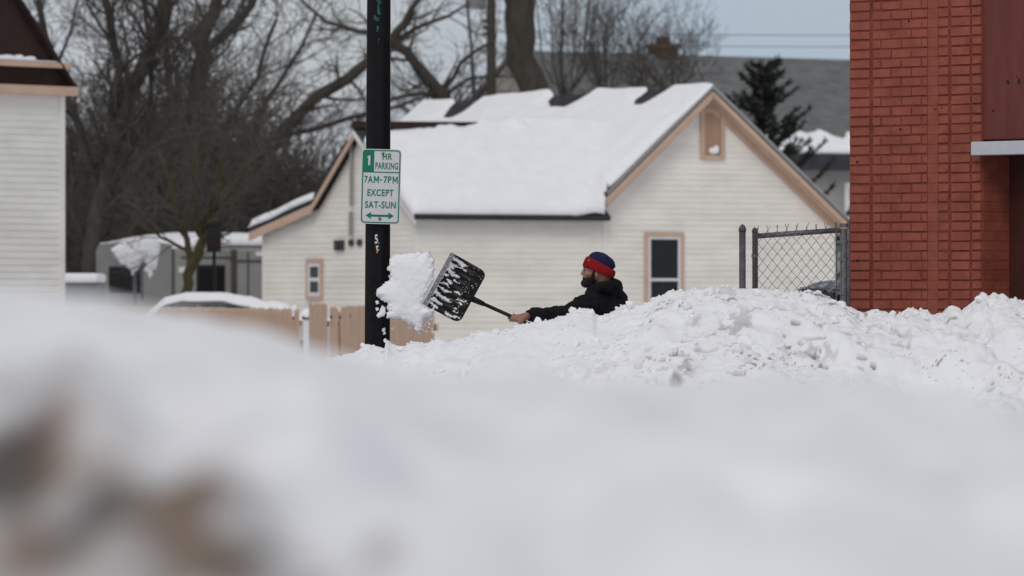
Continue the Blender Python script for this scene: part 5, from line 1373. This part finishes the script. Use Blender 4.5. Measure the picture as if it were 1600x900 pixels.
# eyes, brows
for s_ in (-1, 1):
    mm = MB(); mm.ball(fx(913.6, 421.9, s_ * .031), .0085, 10, 8); mm.build('eye', M['eye_dark'], man, smooth=True)
mm = MB()
for s_ in (-1, 1): mm.capsule(fx(911.9, 417.8, s_ * .018), .005, fx(914.0, 417.2, s_ * .050), .005, 8)
link_mesh('eyebrows', fuse(mm, .0025, 1), M['beard'], man, smooth=True)
# beard: round the jaw up to the hat as sideburns, moustache over the lip
mm = MB()
mm.ball(fx(919, 441.5), (.053, .060, .040), 18, 12); mm.ball(fx(914.5, 443.0), (.034, .042, .033), 16, 10); mm.ball(fx(922, 438), (.058, .066, .035), 18, 12)
for s_ in (-1, 1):
    mm.capsule(fx(924.5, 437, s_ * .054), .018, fx(928, 424, s_ * .070), .010, 10); mm.capsule(fx(911.0, 432.2, s_ * .006), .0068, fx(914.5, 436.5, s_ * .032), .009, 8)
bm_ = fuse(mm, .004, 3); co = np.empty(len(bm_.vertices) * 3, 'f'); bm_.vertices.foreach_get('co', co); co = co.reshape(-1, 3)
co += (np.stack([fbm(co[:, 0] / .012, co[:, 2] / .012, 101 + k, 2) for k in range(3)], -1) * .006).astype('f'); bm_.vertices.foreach_set('co', co.ravel())
link_mesh('beard', bm_, M['beard'], man, smooth=True)
# hoodie
m = MB()
m.capsule(CH_, .165, WA, .150, 20); m.capsule(WA, .150, HP, .155, 20); m.capsule(SL, .082, CH_, .155, 18); m.capsule(SR, .088, CH_, .155, 18)
m.ball(fx(958, 478, .20), (.13, .15, .16), 20, 14)
m.capsule(SL, .084, EL, .062, 18); m.capsule(EL, .061, fx(846, 491, -.05), .052, 18); m.capsule(fx(846, 491, -.05), .052, fx(838, 491.5, -.04), .056, 16); m.capsule(fx(836, 491.8, -.04), .055, fx(829.5, 492.4, -.03), .043, 16)
m.capsule(SR, .086, ER, .064, 16); m.capsule(ER, .063, WR + Vector((.03, 0, 0)), .046, 16)
m.ball(fx(905, 482, -.09), (.05, .05, .05), 12, 8); m.ball(fx(868, 486, -.08), (.04, .045, .05), 12, 8)
# collar and bunched hood behind the neck
m.capsule(fx(925, 452, -.03), .045, fx(944, 447, -.075), .040, 14); m.capsule(fx(944, 447, -.075), .042, fx(961, 445, -.02), .048, 14)
m.capsule(fx(961, 445, -.02), .050, fx(963, 446, .09), .050, 14); m.capsule(fx(963, 446, .09), .046, fx(946, 449, .15), .040, 14); m.capsule(fx(946, 449, .15), .04, fx(926, 454, .10), .038, 14)
m.capsule(fx(926, 454, .10), .036, fx(921, 457, .03), .036, 14); m.capsule(fx(921, 457, .03), .036, fx(925, 452, -.03), .040, 14)
m.ball(fx(962, 453, .05), (.062, .10, .055), 16, 10); m.capsule(fx(957, 440, -.01), .026, fx(958, 440, .07), .026, 12)
m.capsule(NB + Vector((0, 0, -.03)), .08, CH_, .14, 16)
me = fuse(m, .007, 6)
co = np.empty(len(me.vertices) * 3, 'f'); me.vertices.foreach_get('co', co); co = co.reshape(-1, 3)
nrm = np.empty(len(me.vertices) * 3, 'f'); me.vertices.foreach_get('normal', nrm); nrm = nrm.reshape(-1, 3)
fold = fbm(co[:, 0] / .05 + co[:, 2] / .09, co[:, 1] / .10 + co[:, 2] / .05, 111, 3) * .017
arm = (co[:, 0] < fx(905, 0).x); fold = fold + np.where(arm, .0018 * np.sin(co[:, 0] / .0085 + 5 * fbm(co[:, 2] / .06, co[:, 1] / .06, 113, 2)), 0)
co += nrm * fold[:, None]; me.vertices.foreach_set('co', co.ravel()); me.update()
link_mesh('hoodie', me, M['hoodie'], man, smooth=True)
# trousers and boots (behind the bank)
m = MB(); m.capsule(HP + Vector((0, 0, .03)), .145, HP + Vector((0, 0, -.08)), .15, 18)
for (hp2, k_, f_) in ((HP + Vector((-.05, -.06, -.03)), KL, FL), (HP + Vector((.06, .08, -.03)), KR, FRt)):
    m.capsule(hp2, .115, k_, .082, 16); m.capsule(k_, .08, f_ + Vector((0, 0, .02)), .068, 16)
link_mesh('trousers', fuse(m, .012, 4), M['jeans'], man, smooth=True)
for f_ in (FL, FRt):
    m = MB(); m.capsule(f_ + Vector((.01, 0, .06)), .056, f_ + Vector((.01, 0, -.03)), .056, 14); m.capsule(f_ + Vector((.02, 0, -.055)), .05, f_ + Vector((-.18, -.02, -.065)), .042, 14)
    link_mesh('boot', fuse(m, .01, 3), M['boot'], man, smooth=True)
# knit hat: lathe round an axis tipped back
hb = mp(934.2, 424.8); aU = Vector((math.sin(math.radians(22.5)), 0, math.cos(math.radians(22.5)))); aX = Vector((-math.cos(math.radians(22.5)), 0, math.sin(math.radians(22.5)))); aY = Vector((0, 1, 0))
def lathe(profile, n=72, rib=.0, kx=1.0, ky=.80, dent=None):
    m = MB(); b = []
    for (r_, t) in profile:
        for j in range(n):
            q = 2 * math.pi * j / n; rr = r_ * (1 + rib * (math.cos(q * 36)))
            b.append(hb + aX * (rr * kx * math.cos(q)) + aY * (rr * ky * math.sin(q)) + aU * (t + (dent(q, t) if dent else 0)))
    k = len(profile)
    m.add(b, [(i * n + j, i * n + (j + 1) % n, (i + 1) * n + (j + 1) % n, (i + 1) * n + j) for i in range(k - 1) for j in range(n)])
    return m
hat = thing('x', '', '', hb) if False else None
cuff_d = lambda q, t: (.012 * math.cos(q) * (t / .07)) if t > 0 else 0
mh = lathe([(.104, .062), (.112, .100), (.108, .122), (.094, .140), (.072, .154), (.045, .162), (.020, .165), (.001, .1655)], rib=.006, dent=lambda q, t: .006 * math.sin(3 * q + 1) * (t > .1) + .004 * math.sin(7 * q) * (t > .13) - .022 * (t > .09) * min(1, (t - .09) / .03))
hat = link_mesh('hat', weld(mh.mesh('hat'), 1e-4), M['hat_blue'], man, smooth=True)
mh = lathe([(.116, .004), (.122, -.004), (.129, .000), (.132, .020), (.130, .050), (.125, .066), (.117, .072), (.108, .066), (.106, .030), (.112, .004), (.116, .004)], rib=.010, dent=cuff_d)
link_mesh('cuff', weld(mh.mesh('cuff'), 1e-4), M['hat_red'], hat, smooth=True)
mm = MB(); q = hb + aX * .100 + aY * -.075 + aU * .054; mm.ball(q, .0045, 8, 6); mm.build('hat_tag', M['sticker_white'], hat)
